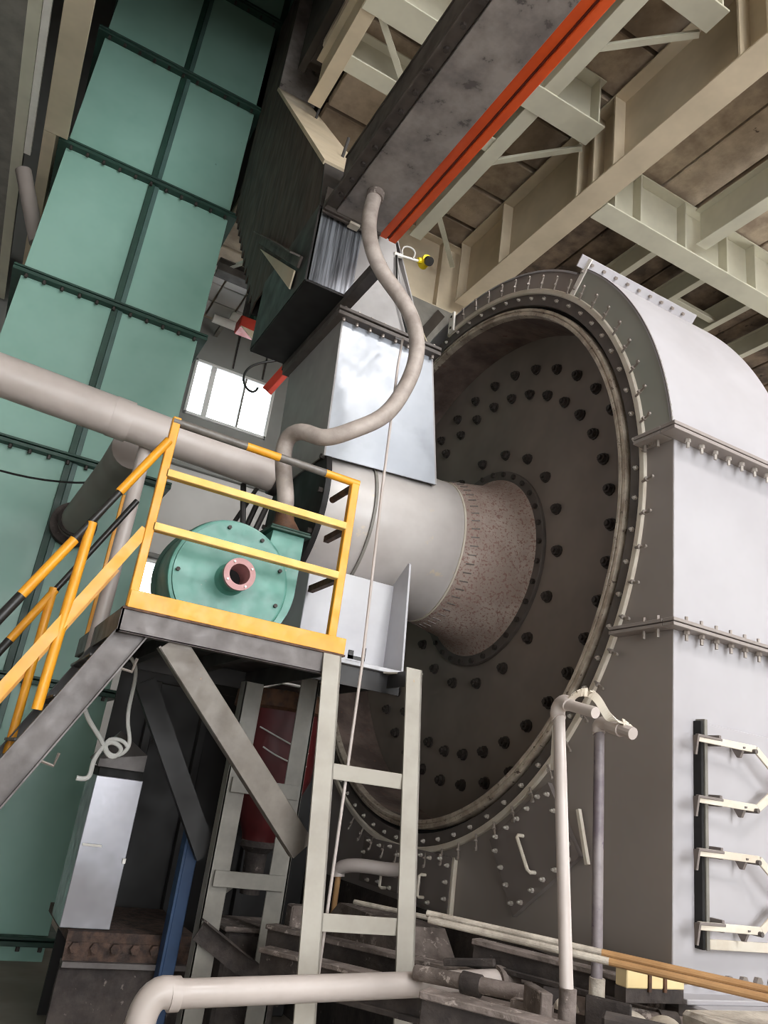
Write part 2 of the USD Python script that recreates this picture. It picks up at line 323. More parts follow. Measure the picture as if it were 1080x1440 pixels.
beam('cream edge beam running past the elevator head', (1.53, 0.4, 8.4), (1.53, 6.2, 8.4), 0.15, 0.62, 'beam_cream')
beam('cream beam strip just right of the orange beam', (3.43, 0.4, 8.4), (3.43, 7.3, 8.4), 0.17, 0.62, 'beam_light')
beam('grey end beam crossing behind the yellow gauge', (1.9, 7.85, 7.9), (4.6, 7.85, 7.9), 0.24, 1.1, 'beam_cream', stiff=(1.4, 2.2))
for k, x in enumerate((5.97, 6.83, 7.70, 8.6)):
    beam(('first', 'second', 'third', 'fourth')[k] + ' slim roof purlin right of the long beam, beyond the cross beam', (x, 5.4, 8.42), (x, 11.9, 8.42), 0.10, 0.3, 'beam_light', 'slim purlins beyond the cross beam')
beam('cream roof beam at the right edge, joining the lit cross beam', (6.03, 0.4, 8.12), (6.03, 5.08, 8.12), 0.17, 0.5, 'beam_light')
beam('cream roof beam in the upper right corner', (4.62, 2.95, 8.0), (14, 2.95, 8.0), 0.27, 0.70, 'beam_light', stiff=(.5, 1.2, 1.9))
single('roof_strut', M().bar((6.9, 6.26, 8.48), (7.66, 6.27, 8.48), 0.09, 0.06, bev=0.006), 'beam_light', 'short pale strut between two slim purlins above the hood', 'strut')
for lab, p, q in (('thin diagonal roof brace left of the dark duct', (1.62, 4.9, 8.42), (2.25, 5.5, 8.42)),
                  ('thin diagonal roof brace from the orange beam to the middle cross beam', (3.4, 5.85, 8.42), (4.16, 5.02, 8.42)),
                  ('thin diagonal roof brace nearest the top edge, right of the orange beam', (3.4, 4.15, 8.42), (4.12, 3.46, 8.42)),
                  ('thin diagonal roof brace above the yellow gauge', (3.43, 6.75, 8.42), (4.14, 7.5, 8.42))):
    single('roof_brace', M().bar(p, q, 0.065, 0.012).bar(V(*p)+V(0, 0, .03), V(*q)+V(0, 0, .03), 0.012, 0.06), 'beam_light', lab, 'brace')
# left-hand beams, overhead on the far left
t = Thing('crane_girder', 'dull grey girder face at the far left top corner', 'beam', (-1.2, 6, 8))
t.part('bottom_flange', M().box(-1.75, -1.20, -3, 11.9, 8.0, 8.03), 'frame_grey'); t.part('web', M().box(-1.24, -1.20, -3, 11.9, 8.03, 8.8), 'frame_grey')
t.part('side_flange', M().box(-1.20, -1.08, -3, 11.9, 8.0, 8.02), 'beam_light'); t.part('rail', M().box(-1.075, -1.005, -3, 8.4, 8.0, 8.06), 'white_paint')
single('overhead_pipe', M().cyl((-1.04, 8.6, 7.92), (-.66, 8.6, 7.08), .09, 16), 'branch_grey', 'short dull pipe slanting down to the tower at the far left', 'pipe')
t = Thing('left_beam', 'wide cream beam between the dark gap and the green tower', 'beam', (-.75, 6, 8))
t.part('bottom_flange', M().box(-0.91, -0.66, -3, 7.88, 8.0, 8.03, .005), 'beam_cream'); t.part('bottom_flange', M().box(-0.91, -0.78, 7.885, 11.9, 8.0, 8.03, .003), 'beam_cream'); t.part('web', M().box(-0.83, -0.80, -3, 11.9, 8.03, 8.7), 'beam_cream')

# ------------------------------------------------------------------ bucket elevator
tw = Thing('bucket_elevator', 'tall green bucket elevator casing of bolted panels', 'elevator', (0.29, 8.7, 0))
ZF = [0.17, 2.30, 4.49, 6.33, 8.06, 9.77, 11.33]
XL, XR, YF, YB = -0.66, 1.24, 8.0, 9.6
for a, b in zip([0.0] + ZF[:-1], ZF):
    if b - a < 0.3:
        tw.part('boot_panel', M().box(XL, XR, YF+.02, YB, a, b-.03), 'green_paint'); continue
    tw.part('casing_panel', M().box(XL, 0.28, YF+.02, YF+.04, a+.03, b-.03, .004), 'green_paint')
    tw.part('casing_panel', M().box(0.37, XR, YF+.02, YF+.04, a+.03, b-.03, .004), 'green_paint')
    tw.part('side_panel', M().box(XR-.02, XR, YF+.04, YB, a+.03, b-.03), 'green_paint')
    tw.part('side_panel', M().box(XL, XL+.02, YF+.04, YB, a+.03, b-.03), 'green_paint')
    tw.part('back_panel', M().box(XL, XR, YB-.02, YB, a+.03, b-.03), 'green_paint')
    tw.part('rib', M().box(0.27, 0.335, YF-.02, YF+.02, a+.03, b-.03, .004), 'green_dark')
    tw.part('rib', M().box(0.337, 0.39, YF-.005, YF+.02, a+.03, b-.03, .004), 'green_rib')
for z in ZF:
    f = tw.part('flange', M().box(XL-.09, XR+.09, YF-.07, YB+.07, z-.045, z-.005, .004).box(XL-.09, XR+.09, YF-.07, YB+.07, z+.005, z+.03, .004), 'green_dark')
    for k in range(11):
        x = XL + 0.05 + k*0.18
        tw.part('bolt', M().nut((x, YF-.035, z-.085), (0, 0, 1), 0.018, 0.04), 'bolt_dark', under=f)
for zc in (0.55,):
    tw.part('inspection_cover', M().box(-0.5, 0.1, YF+.0, YF+.02, zc, zc+.6, .005), 'green_paint')
hd = tw.part('head_casing', M().box(XL-.1, 2.02, YF, YB+.2, 11.36, 13.2, .01), 'green_paint')
tw.part('head_seam', M().box(1.26, 1.34, YF-.03, YF, 11.36, 13.2, .004), 'green_dark', under=hd)
tw.part('head_rim', M().box(XL-.1, 2.06, YF-.05, YB+.2, 11.36, 11.40).box(1.96, 2.06, YF-.04, YF, 11.4, 13.2), 'green_dark', under=hd)

# ------------------------------------------------------------------ elevator discharge chute
dc = Thing('discharge_chute', 'dark stepped inclined chute falling from the green elevator', 'chute', (1.48, 5.5, 5.0))
low = [(5.85, 5.62)]
n = 15
for k in range(n):
    a = V(5.85, 5.62) + (V(8.35, 8.75)-V(5.85, 5.62))*k/n; b = V(5.85, 5.62) + (V(8.35, 8.75)-V(5.85, 5.62))*(k+1)/n
    low += [(a[0]+.085, a[1]-.075), (b[0]+.01, b[1]-.01)]
prof = Polygon([(4.46, 5.66), (4.57, 6.16), (7.1, 9.33), (7.1, 11.3), (7.98, 11.3), (7.98, 8.4)] + [p for p in low[::-1] if p[0] < 7.98] + [(5.6, 5.62)])
FRX = lambda x: (V(x, 0, 0), V(0, 1, 0), V(0, 0, 1))
dc.part('side_plate', M().prism(prof, FRX(1.30), 0.012), 'chute_dark')
dc.part('side_plate', M().prism(prof, FRX(1.66), 0.012), 'chute_dark')
for k in range(n-1):
    a = V(5.85, 5.62) + (V(8.35, 8.75)-V(5.85, 5.62))*k/n; b = V(5.85, 5.62) + (V(8.35, 8.75)-V(5.85, 5.62))*(k+1)/n
    if b[0] > 7.96: break
    dc.part('step_plate', M().bar((1.485, a[0]+.088, a[1]-.075), (1.485, b[0]+.012, b[1]-.01), 0.37, 0.012, (0, -1, 1)), 'dark_steel')
dc.part('top_plate', M().hull([(x, y, z) for x in (1.29, 1.70) for y, z in ((4.54, 6.17), (7.1, 9.36), (7.13, 9.34), (4.57, 6.15))]), 'beam_cream')
for y_, x_ in ((5.0, 1.56), (6.3, 1.6)):
    z_ = 6.16 + (y_-4.57)*1.253
    dc.part('lifting_lug', M().cyl((x_, y_-.02, z_), (x_, y_-.10, z_+.16), 0.014, 8), 'dark_steel')
dc.part('upper_front', M().box(1.30, 1.76, 7.08, 7.1, 9.33, 11.3), 'duct_steel')
dc.part('front_plate', M().hull([(x, y, z) for x in (1.30, 1.672) for y, z in ((4.45, 5.67), (4.56, 6.17), (4.47, 5.67), (4.58, 6.17))]), 'dark_steel')
dc.part('striped_front', M().box(1.32, 1.655, 4.44, 4.455, 5.02, 5.66, .003), 'streaked', label='streaked bare metal front plate')
dc.part('bottom_plate', M().box(1.30, 1.60, 4.44, 5.62, 5.0, 5.015), 'backing_black')
dc.part('box_side', M().box(1.295, 1.31, 4.455, 5.62, 5.015, 5.68), 'dark_steel'); dc.part('box_side', M().box(1.645, 1.66, 4.455, 5.62, 5.015, 5.68), 'dark_steel')
dc.part('box_back', M().box(1.31, 1.645, 5.6, 5.62, 5.015, 5.68), 'dark_steel')
dc.part('side_flange', M().bar((1.285, 6.1, 6.46), (1.285, 4.62, 5.26), 0.02, 0.09, bev=.003).bar((1.24, 6.1, 6.51), (1.24, 4.62, 5.31), 0.09, 0.012), 'duct_dark')
dc.part('gusset', M().prism(Polygon([(6.0, 6.28), (4.68, 5.22), (4.72, 5.08)]), FRX(1.27), 0.012), 'beam_cream', label='cream triangular gusset')

# ------------------------------------------------------------------ feed chute
fc = Thing('feed_chute', 'grey tapered feed chute standing on the inlet pipe', 'chute', (2.0, 5, 3.9))
def hexa(m, fr, bk): return m.hull(list(fr) + list(bk))
def face_plate(m, q, t):
    q = [V(*p) for p in q]; nn = unit(np.cross(q[1]-q[0], q[2]-q[0])); return m.hull([p for p in q] + [p-nn*t for p in q])
TL, TR, BR, BL = (1.65, 4.5, 4.86), (2.40, 4.5, 4.86), (2.56, 4.5, 3.86), (1.69, 4.5, 3.80)
bk = lambda p: (p[0], 5.52, p[2])
fc.part('front_plate', face_plate(M(), [TL, TR, BR, BL][::-1], 0.012), 'galvanised')
fc.part('side_plate', face_plate(M(), [TL, BL, bk(BL), bk(TL)], 0.012), 'chute_grey'); fc.part('side_plate', face_plate(M(), [TR, bk(TR), bk(BR), BR], 0.012), 'chute_grey')
fc.part('back_plate', face_plate(M(), [bk(p) for p in (TL, TR, BR, BL)], 0.012), 'chute_grey')
fl = fc.part('flange', M().box(1.58, 2.44, 4.43, 4.51, 4.90, 4.925, .003).box(1.58, 2.44, 4.43, 4.51, 4.855, 4.885, .003).box(1.585, 1.66, 4.5, 5.55, 4.86, 4.92).box(2.38, 2.44, 4.5, 5.55, 4.86, 4.92), 'dark_flange')
for k in range(8): fc.part('bolt', M().nut((1.64+k*.107, 4.47, 4.83), (0, 0, 1), 0.013, 0.12), 'stud_steel', under=fl)
UTL, UTR, UBR, UBL = (1.655, 4.5, 5.9), (1.90, 4.5, 5.9), (2.36, 4.5, 4.925), (1.63, 4.5, 4.925)
fc.part('hopper_front', face_plate(M(), [UTL, UTR, (1.965, 4.5, 5.62), (2.20, 4.5, 4.925), UBL][::-1], 0.01), 'chute_grey')
fc.part('hopper_corner', face_plate(M(), [(1.965, 4.495, 5.62), (2.06, 4.62, 5.60), (2.42, 4.62, 4.93), (2.20, 4.495, 4.925)][::-1], 0.01), 'chute_grey')
fc.part('hopper_side', face_plate(M(), [UTL, UBL, bk(UBL), bk(UTL)], 0.01), 'chute_grey'); fc.part('hopper_side', face_plate(M(), [UTR, bk(UTR), bk(UBR), (2.42, 4.63, 4.93)], 0.01), 'chute_grey')
fc.part('corner_rod', M().tube([(1.975, 4.48, 5.58), (2.02, 4.47, 5.25), (2.15, 4.47, 4.95)], 0.008, 6), 'cable_black')
single('channel_strut', M().box(1.60, 1.68, 3.95, 5.65, 4.955, 4.97, .002).box(1.60, 1.612, 3.95, 5.65, 4.97, 5.03).box(1.668, 1.68, 3.95, 5.65, 4.97, 5.03), 'duct_dark', 'short rusty channel strut poking out beside the feed chute flange', 'strut')

# ------------------------------------------------------------------ overhead duct and orange beam
od = Thing('overhead_duct', 'long dark steel conveyor duct running overhead', 'duct', (1.55, 1, 5.6))
od.part('bottom_plate', M().box(1.40, 1.77, -2.5, 4.36, 5.60, 5.612, .003), 'duct_steel')
od.part('side_plate', M().box(1.40, 1.412, -2.5, 4.36, 5.612, 6.1), 'duct_dark'); od.part('side_plate', M().box(1.758, 1.77, -2.5, 4.36, 5.612, 6.1), 'duct_dark')
od.part('top_plate', M().box(1.39, 1.772, -2.5, 4.36, 6.1, 6.115), 'duct_dark')
f = od.part('side_flange', M().box(1.305, 1.40, -2.5, 4.40, 5.625, 5.645, .003).box(1.305, 1.315, -2.5, 4.40, 5.60, 5.625), 'duct_dark')
for k in range(26): od.part('bolt', M().nut((1.36, 4.2-k*.17, 5.605), (0, 0, 1), 0.018, 0.025), 'bolt_dark', under=f)
od.part('end_flange', M().box(1.31, 1.772, 4.36, 4.40, 5.585, 5.625, .003).box(1.31, 1.772, 4.385, 4.40, 5.57, 5.80), 'duct_dark')
od.part('clamp', M().box(1.52, 1.60, 4.36, 4.42, 5.565, 5.585), 'lip_cream')
ob = Thing('orange_beam', 'bright orange steel beam running along the overhead duct', 'beam', (1.84, 1, 5.6))
ob.part('lower_flange', M().box(1.855, 1.915, -2.5, 4.40, 5.60, 5.62, .004), 'orange_paint')
ob.part('upper_flange', M().hull([(1.775, -2.5, 5.625), (1.845, -2.5, 5.625), (1.775, 4.42, 5.625), (1.845, 4.42, 5.625), (1.775, -2.5, 5.64), (1.845, -2.5, 5.64), (1.775, 4.42, 5.64), (1.845, 4.42, 5.64)]), 'orange_paint')
ob.part('web', M().box(1.843, 1.857, -2.5, 4.40, 5.618, 5.95), 'orange_shade', label='web coloured dark for the shade between the flanges')

# ------------------------------------------------------------------ ball mill
AX = V(0, 5.006, 3.536)                       # a point of the mill's axis, which runs along x
def ring_pt(x, r, deg): a = math.radians(deg); return V(x, AX[1]-r*math.cos(a), AX[2]+r*math.sin(a))
def lathe(prof, n=96, a0=0, a1=360): return M().lathe(prof, AX, (1, 0, 0), n, math.radians(a0), math.radians(a1))
bm = Thing('ball_mill', 'huge dark round end of the ball mill with bolted head', 'mill', (3.4, 5.006, 1.5))
bm.part('end_head', lathe([(3.36, 0.70), (3.36, 1.0), (3.362, 1.55), (3.36, 1.95)], 128), 'head_dark')
bm.part('shell_lining', lathe([(3.36, 1.95), (2.97, 1.945)], 128), 'shell_inner', label='rough dusty inner wall')
bm.part('rim', lathe([(2.98, 1.94), (2.935, 1.945), (2.93, 1.95), (2.93, 1.968), (2.938, 1.972), (2.938, 1.978), (2.93, 1.982), (2.932, 2.0), (2.94, 2.003), (3.0, 2.003)], 160), 'rim_steel', label='worn light steel rim')
bm.part('shell', lathe([(3.0, 2.0), (4.9, 2.0)], 96), 'dark_flange')
bm.part('trunnion_flange', lathe([(3.36, 0.80), (3.335, 0.80), (3.33, 0.795), (3.33, 0.70)], 96), 'dark_flange')
bm.part('trunnion', lathe([(2.80, 0.54), (2.86, 0.565), (2.95, 0.585), (3.05, 0.605), (3.15, 0.625), (3.24, 0.65), (3.30, 0.685), (3.335, 0.73)], 96), 'trunnion_rust', label='dusty rust-speckled trunnion neck')
for k in range(32):
    m = M(); p = ring_pt(3.33, 0.768, k*11.25+3); m.nut(p, (-1, 0, 0), 0.02, 0.022); bm.part('ring_bolt', m, 'bolt_dark')
def head_bolt(r, d):
    m = M(); p = ring_pt(3.36, r, d); m.cyl(p, p-V(.014, 0, 0), 0.043, 10); m.nut(p-V(.014, 0, 0), (-1, 0, 0), 0.034, 0.026); m.cyl(p-V(.04, 0, 0), p-V(.056, 0, 0), 0.018, 6)
    bm.part('bolt', m, 'bolt_dark')
for k in range(36): head_bolt(1.67, k*10+0.7); head_bolt(1.455, k*10+0.2)
for k in range(18): head_bolt(0.942, k*20+16)

# ------------------------------------------------------------------ gear guard (housing)
gg = Thing('gear_guard', 'big white and grey gear guard housing around the mill end', 'machine guard', (3.4, 4.5, 1.08))
XF, YS, ZB, ZS, XE = 2.94, 2.67, 1.08, 3.74, 3.98
circ = Point(0, 0).buffer(2.14, 64)
low = Polygon([(YS-AX[1], ZB-AX[2]), (7.35-AX[1], ZB-AX[2]), (7.35-AX[1], ZS-AX[2]), (YS-AX[1], ZS-AX[2])]).difference(circ)
split = 2.675-AX[2]
from shapely.geometry import box as sbox
for nm, z0, z1 in (('front_panel', -9, split), ('front_panel', split, 9)):
    pc = low.intersection(sbox(-9, z0, 9, z1))
    for g in getattr(pc, 'geoms', [pc]): gg.part(nm, M().prism(g, (V(XF, AX[1], AX[2]), V(0, 1, 0), V(0, 0, 1)), 0.014), 'guard_grey')
gg.part('side_panel', M().box(XF+.002, XE, YS-.004, YS+.010, ZB, 2.66, .002), 'guard_white'); gg.part('side_panel', M().box(XF+.002, XE, YS-.004, YS+.010, 2.69, ZS-.03, .002), 'guard_white')
gg.part('back_panel', M().box(XE-.012, XE, YS, YS+.35, ZB, ZS), 'guard_grey')
RH = 2.345
gg.part('hood_front', lathe([(XF+.012, 2.14), (XF, 2.14), (XF, RH), (XF+.012, RH)], 40, 5, 49), 'hood_front', label='grey-green front of the hood')
gg.part('hood_front', lathe([(XF+.022, 2.12), (XF+.01, 2.12), (XF+.01, 2.30), (XF+.022, 2.30)], 40, 49.5, 96), 'guard_grey')
gg.part('hood_shell', lathe([(XF-.006, RH-.012), (XF-.006, RH), (XE, RH), (XE, RH-.012)], 48, 5, 49), 'guard_white', label='white curved hood')
gg.part('hood_shell', lathe([(XF, 2.29), (XF, 2.305), (XE, 2.305)], 48, 50, 130), 'guard_white')
gg.part('hood_back', lathe([(XE, 2.0), (XE, RH)], 40, 5, 100), 'guard_grey')
gg.part('hood_edge', lathe([(XF-.008, RH-.001), (XF-.008, RH+.003), (XF+.001, RH+.003), (XF+.001, RH-.001)], 48, 5, 49), 'dark_flange', label='thin dark edge line')
gg.part('opening_lip', lathe([(XF+.005, 2.112), (XF-.016, 2.114), (XF-.02, 2.120), (XF-.02, 2.148), (XF-.016, 2.152), (XF+.005, 2.154)], 140, -128, 96), 'lip_cream', label='light cream lip round the opening')
gg.part('seal_ring', lathe([(XF+.04, 2.03), (XF+.004, 2.03), (XF, 2.035), (XF, 2.13)], 140), 'dark_flange', label='dark bolted seal ring')
gg.part('seal_gap', lathe([(XF+.05, 2.0), (XF+.05, 2.05)], 96), 'gap_black')
for k in range(-26, 21):
    m = M(); p = ring_pt(XF, 2.078, k*5+1.9); m.nut(p, (-1, 0, 0), 0.0145, 0.012, 6); m.cyl(p-V(.012, 0, 0), p-V(.024, 0, 0), 0.008, 6); gg.part('bolt', m, 'bolt_light')
for k in range(-22, 19):
    d = k*5-1.1; p, q = ring_pt(XF-.025, 2.145, d), ring_pt(XF-.04, 2.235, d)
    m = M().cyl(p, q, 0.007, 7); m.cyl(q, q-V(.014, 0, 0), 0.0105, 7); m.nut(ring_pt(XF-.036, 2.18, d), q-p, 0.014, 0.012); gg.part('stud', m, 'stud_steel')
def flange_run(z, t, out, mat):
    m = M().box(XF-out, XE, YS-out, YS-.004, z-t, z-.003, .002).box(XF-out, XE, YS-out, YS-.004, z+.003, z+t, .002)
    m.box(XF-out, XF-.002, YS, 2.86 if z > 3 else 3.03, z-t, z-.003, .002).box(XF-out, XF-.002, YS, 2.86 if z > 3 else 3.03, z+.003, z+t, .002)
    f = gg.part('flange', m, mat)
    for k in range(8):
        x = XF-.0 + .05 + k*.105
        gg.part('bolt', M().nut((x, YS-out*.52, z-t-.02), (0, 0, 1), .016, .02).cyl((x, YS-out*.52, z-t-.05), (x, YS-out*.52, z+t+.03), 0.009, 7), 'bolt_light' if z > 3 else 'stud_steel', under=f)
    for k in range(2): gg.part('bolt', M().cyl((XF-out*.5, YS+.06+k*.09, z-t-.04), (XF-out*.5, YS+.06+k*.09, z+t+.03), 0.009, 7), 'stud_steel', under=f)
flange_run(3.715, 0.024, 0.10, 'guard_grey'); flange_run(2.675, 0.02, 0.075, 'guard_grey')
m = M()
e1 = ring_pt(0, 1, 49.6)-AX; e2 = V(0, math.sin(math.radians(49.6)), math.cos(math.radians(49.6)))
e2 = unit(np.cross(V(1, 0, 0), e1)); 
def radial_box(m, x0, x1, r0, r1, deg, t0, t1):
    a = math.radians(deg); er = V(0, -math.cos(a), math.sin(a)); et = V(0, math.sin(a), math.cos(a))
    return m.obox(AX + V((x0+x1)/2, 0, 0) + er*(r0+r1)/2 + et*(t0+t1)/2, V(1, 0, 0), er, et, x1-x0, r1-r0, t1-t0, 0.002)
gg.part('front_strip', radial_box(M(), XF-.012, XF-.002, 2.15, RH+.07, 48.5, -.055, 0), 'white_paint', label='white bolted strip on the hood front')
f = gg.part('top_strip', radial_box(M(), XF-.07, XE, RH-.01, RH+.075, 48.5, -.012, 0), 'guard_white', label='white bolted joint strip across the hood top')
for k in range(9):
    gg.part('bolt', M().nut(ring_pt(XF+.03+k*.11, RH+.038, 48.2), (0, -.7, -.7), 0.012, 0.02), 'stud_steel', under=f)
for r_ in (2.2, 2.32): gg.part('bolt', M().nut(ring_pt(XF-.012, r_, 47.8), (-1, 0, 0), 0.012, 0.02), 'stud_steel', under=f)
gg.part('end_bracket', radial_box(M(), XF-.05, XF-.03, 2.10, 2.30, 93.5, -.04, .04), 'white_paint', label='small white bracket with two holes')
for r_ in (2.14, 2.26): gg.part('bracket_hole', M().cyl(ring_pt(XF-.049, r_, 93.5), ring_pt(XF-.053, r_, 93.5), 0.013, 10), 'gap_black')
# bolted inspection hatches on the grey front
def hatch(pts, handle, bolts):
    hp = [V(XF-.02, *p) for p in pts]
    h = gg.part('inspection_hatch', M().hull([p-V(.012, 0, 0) for p in hp] + [p+V(.018, 0, 0) for p in hp]), 'hatch_grey', label='darker bolted hatch plate')
    k = 0
    for i0 in range(4):
        a, b = hp[i0], hp[(i0+1) % 4]; nb = bolts[i0]; inw = (sum(hp)/4)
        for j in range(nb):
            p = a+(b-a)*((j+.35)/nb); p = p+unit(inw-p)*.035-V(.012, 0, 0)
            gg.part('bolt', M().nut(p, (-1, 0, 0), .013, .016).cyl(p-V(.016, 0, 0), p-V(.03, 0, 0), .007, 6), 'bolt_light', under=h)
    a, b = V(XF-.02, *handle[0]), V(XF-.02, *handle[1]); o = V(-.06, 0, 0)
    gg.part('handle', M().tube([a, a+o*.8, a+o+(b-a)*.06, b+o-(b-a)*.06, b+o*.8, b], 0.010, 8), 'lip_cream', under=h, label='light bent-bar handle')
hatch([(3.99, 1.56), (3.50, 1.90), (3.23, 1.56), (3.73, 1.20)], [(3.68, 1.61), (3.56, 1.44)], (5, 4, 5, 4))
hatch([(5.55, 1.42), (4.98, 1.42), (4.98, 1.12), (5.55, 1.12)], [(5.14, 1.26), (5.14, 1.13)], (3, 2, 3, 2))
hatch([(4.92, 1.42), (4.36, 1.42), (4.36, 1.10), (4.92, 1.10)], [(4.64, 1.28), (4.64, 1.15)], (4, 3, 1, 1))
gg.part('edge_strip', M().box(XF-.03, XF, 4.335, 4.36, 1.10, 1.42, .003), 'lip_cream'); 
gg.part('edge_strip', M().bar((XF-.03, 3.17, 1.53), (XF-.03, 3.25, 1.78), 0.02, 0.02, (1, 0, 0)), 'lip_cream')
gg.part('bottom_flange', M().box(XF-.02, XE, YS-.10, YS, ZB, ZB+.02, .003), 'guard_white')
for k in range(8): gg.part('bolt', M().nut((XF+.05+k*.095, YS-.004, ZB+.075), (0, -1, 0), .022, .02), 'stud_steel')
# clamped access door on the white side
dr = gg.part('access_door', M().box(3.105, 3.92, YS-.045, YS-.004, 1.30, 2.235, .004), 'guard_white')
gg.part('door_gap_shade', M().box(3.072, 3.088, YS-.05, YS-.004, 1.275, 2.24, .002), 'gap_black', under=dr); gg.part('door_edge', M().box(3.088, 3.108, YS-.058, YS-.004, 1.275, 2.25, .002), 'frame_grey', under=dr)  # black strip paints the shade in the gap beside the door edge
gg.part('door_sill', M().box(3.105, 3.92, YS-.06, YS-.004, 1.28, 1.32, .002), 'lip_cream', under=dr)
for z, sgn in ((2.15, -1), (1.885, 1), (1.665, -1), (1.375, 1)):
    y = YS-.10
    m = M().bar((2.985, y, z), (3.36, y-.02, z+.0), 0.010, 0.033, bev=.002); m.bar((3.36, y-.02, z), (3.50, y-.03, z+sgn*.105), 0.012, 0.035, bev=.002); m.bar((3.50, y-.03, z+sgn*.105), (3.9, y-.03, z+sgn*.105), 0.012, 0.035)
    c = gg.part('door_clamp', m, 'lip_cream', under=dr)
    gg.part('clamp_bracket', M().hull([(x, yy, zz) for x in (2.976, 2.988) for yy, zz in ((YS-.115, z+.01), (YS-.085, z+.01), (YS-.10, z-.075), (YS-.09, z-.075))]), 'hatch_grey', under=dr)
    gg.part('clamp_arm', M().box(2.98, 3.14, YS-.115, YS-.095, z+.004, z+.016, .002), 'hatch_grey', under=dr)
    gg.part('clamp_lug', M().box(3.12, 3.135, YS-.112, YS-.045, z-.02, z+.03, .002), 'hatch_grey', under=dr)
    gg.part('clamp_lug', M().hull([(x, yy, zz) for x in (3.27, 3.285) for yy, zz in ((YS-.125, z), (YS-.05, z), (YS-.10, z-.05), (YS-.085, z-.05))]), 'hatch_grey', under=dr)
    gg.part('clamp_pin', M().cyl((3.34, YS-.14, z-.012), (3.34, YS-.05, z-.012), .011, 8), 'dark_flange', under=dr)

# ------------------------------------------------------------------ feed pipe and its support
fp = Thing('feed_pipe', 'thick grey feed pipe entering the mill trunnion', 'pipe', (2.2, 5.006, 3.0))
fp.part('barrel', lathe([(1.74, 0.50), (1.74, 0.515), (2.09, 0.54), (2.10, 0.55), (2.82, 0.555), (2.83, 0.55), (2.83, 0.5)], 96), 'pipe_grey')
fp.part('seam', lathe([(2.085, 0.545), (2.085, 0.556), (2.105, 0.556), (2.105, 0.545)], 96), 'frame_grey'); fp.part('seam', lathe([(2.815, 0.55), (2.815, 0.562), (2.83, 0.562), (2.83, 0.55)], 96), 'lip_cream')
fp.part('end_flange', lathe([(1.74, 0.50), (1.74, 0.57), (1.70, 0.57), (1.70, 0.50), (1.69, 0.40), (1.69, 0.0)], 64), 'backing_black', label='dark end flange')
for k in range(12): p = ring_pt(1.70, .535, k*30); fp.part('flange_bolt', M().nut(p, (-1, 0, 0), .018, .03), 'bolt_dark')
for k in range(36):
    d = -100 + k*6.6; a, b = ring_pt(2.87, .570, d), ring_pt(2.93, .584, d+.9); fp.part('gasket_lug', M().bar(a, b, .006, .008, a-AX), 'hatch_grey')
ps = Thing('pipe_support', 'pale box pedestal under the feed pipe', 'support', (2.0, 4.9, 2.4))
ps.part('box', M().box(1.72, 2.34, 4.5, 5.5, 2.445, 3.04, .004), 'support_white'); ps.part('saddle', M().box(1.74, 2.32, 4.74, 5.27, 3.02, 3.08), 'support_white')
ps.part('corner_bead', M().box(1.905, 1.925, 4.488, 4.5, 2.445, 3.02, .003), 'support_white')
ps.part('end_plate', M().prism(Polygon([(4.25, 2.445), (4.52, 2.445), (4.52, 3.04), (4.335, 3.17), (4.32, 3.16)]), FRX(2.335), 0.014), 'support_white')
ps.part('base_plate', M().box(1.60, 2.35, 4.225, 5.6, 2.42, 2.445, .003), 'support_white')
ps.part('clip', M().box(1.94, 2.05, 4.20, 4.215, 2.45, 2.47).box(1.94, 1.97, 4.20, 4.215, 2.45, 2.50).box(2.03, 2.05, 4.20, 4.215, 2.45, 2.53), 'black_paint')
single('conduit_rod', M().tube([(1.905, 3.93, .75), (1.905, 3.93, 2.4), (1.875, 3.93, 3.4), (1.86, 3.93, 4.3), (1.90, 4.0, 4.55), (2.02, 4.36, 4.80)], 0.009, 8), 'white_pipe', 'thin pale vertical conduit in front of the feed pipe', 'conduit')

# ------------------------------------------------------------------ hose
hp = spline([(1.545, 4.02, 5.62), (1.515, 3.98, 5.36), (1.54, 3.95, 5.13), (1.66, 3.94, 4.93), (1.82, 3.92, 4.775), (1.935, 3.90, 4.58), (1.955, 3.88, 4.35), (1.89, 3.87, 4.09), (1.78, 3.87, 3.88), (1.61, 3.90, 3.735), (1.46, 4.0, 3.67), (1.37, 4.12, 3.72), (1.325, 4.22, 3.70), (1.33, 4.26, 3.58), (1.385, 4.27, 3.38), (1.41, 4.28, 3.24)], 90)
hs = Thing('flexible_hose', 'grey flexible hose curving from the overhead duct to the green fan', 'hose', tuple(hp[-1]))
hs.part('hose_body', M().tube(hp, 0.052, 16), 'hose_grey')
hs.part('top_collar', M().cyl((1.545, 4.02, 5.60), (1.54, 4.01, 5.53), 0.062, 16), 'dusty')
hs.part('outlet_cone', M().tube([(1.41, 4.28, 3.25), (1.42, 4.29, 3.20), (1.435, 4.30, 3.13)], np.array([.056, .062, .10]), 14), 'brown_rust', label='rusty reducer cone')

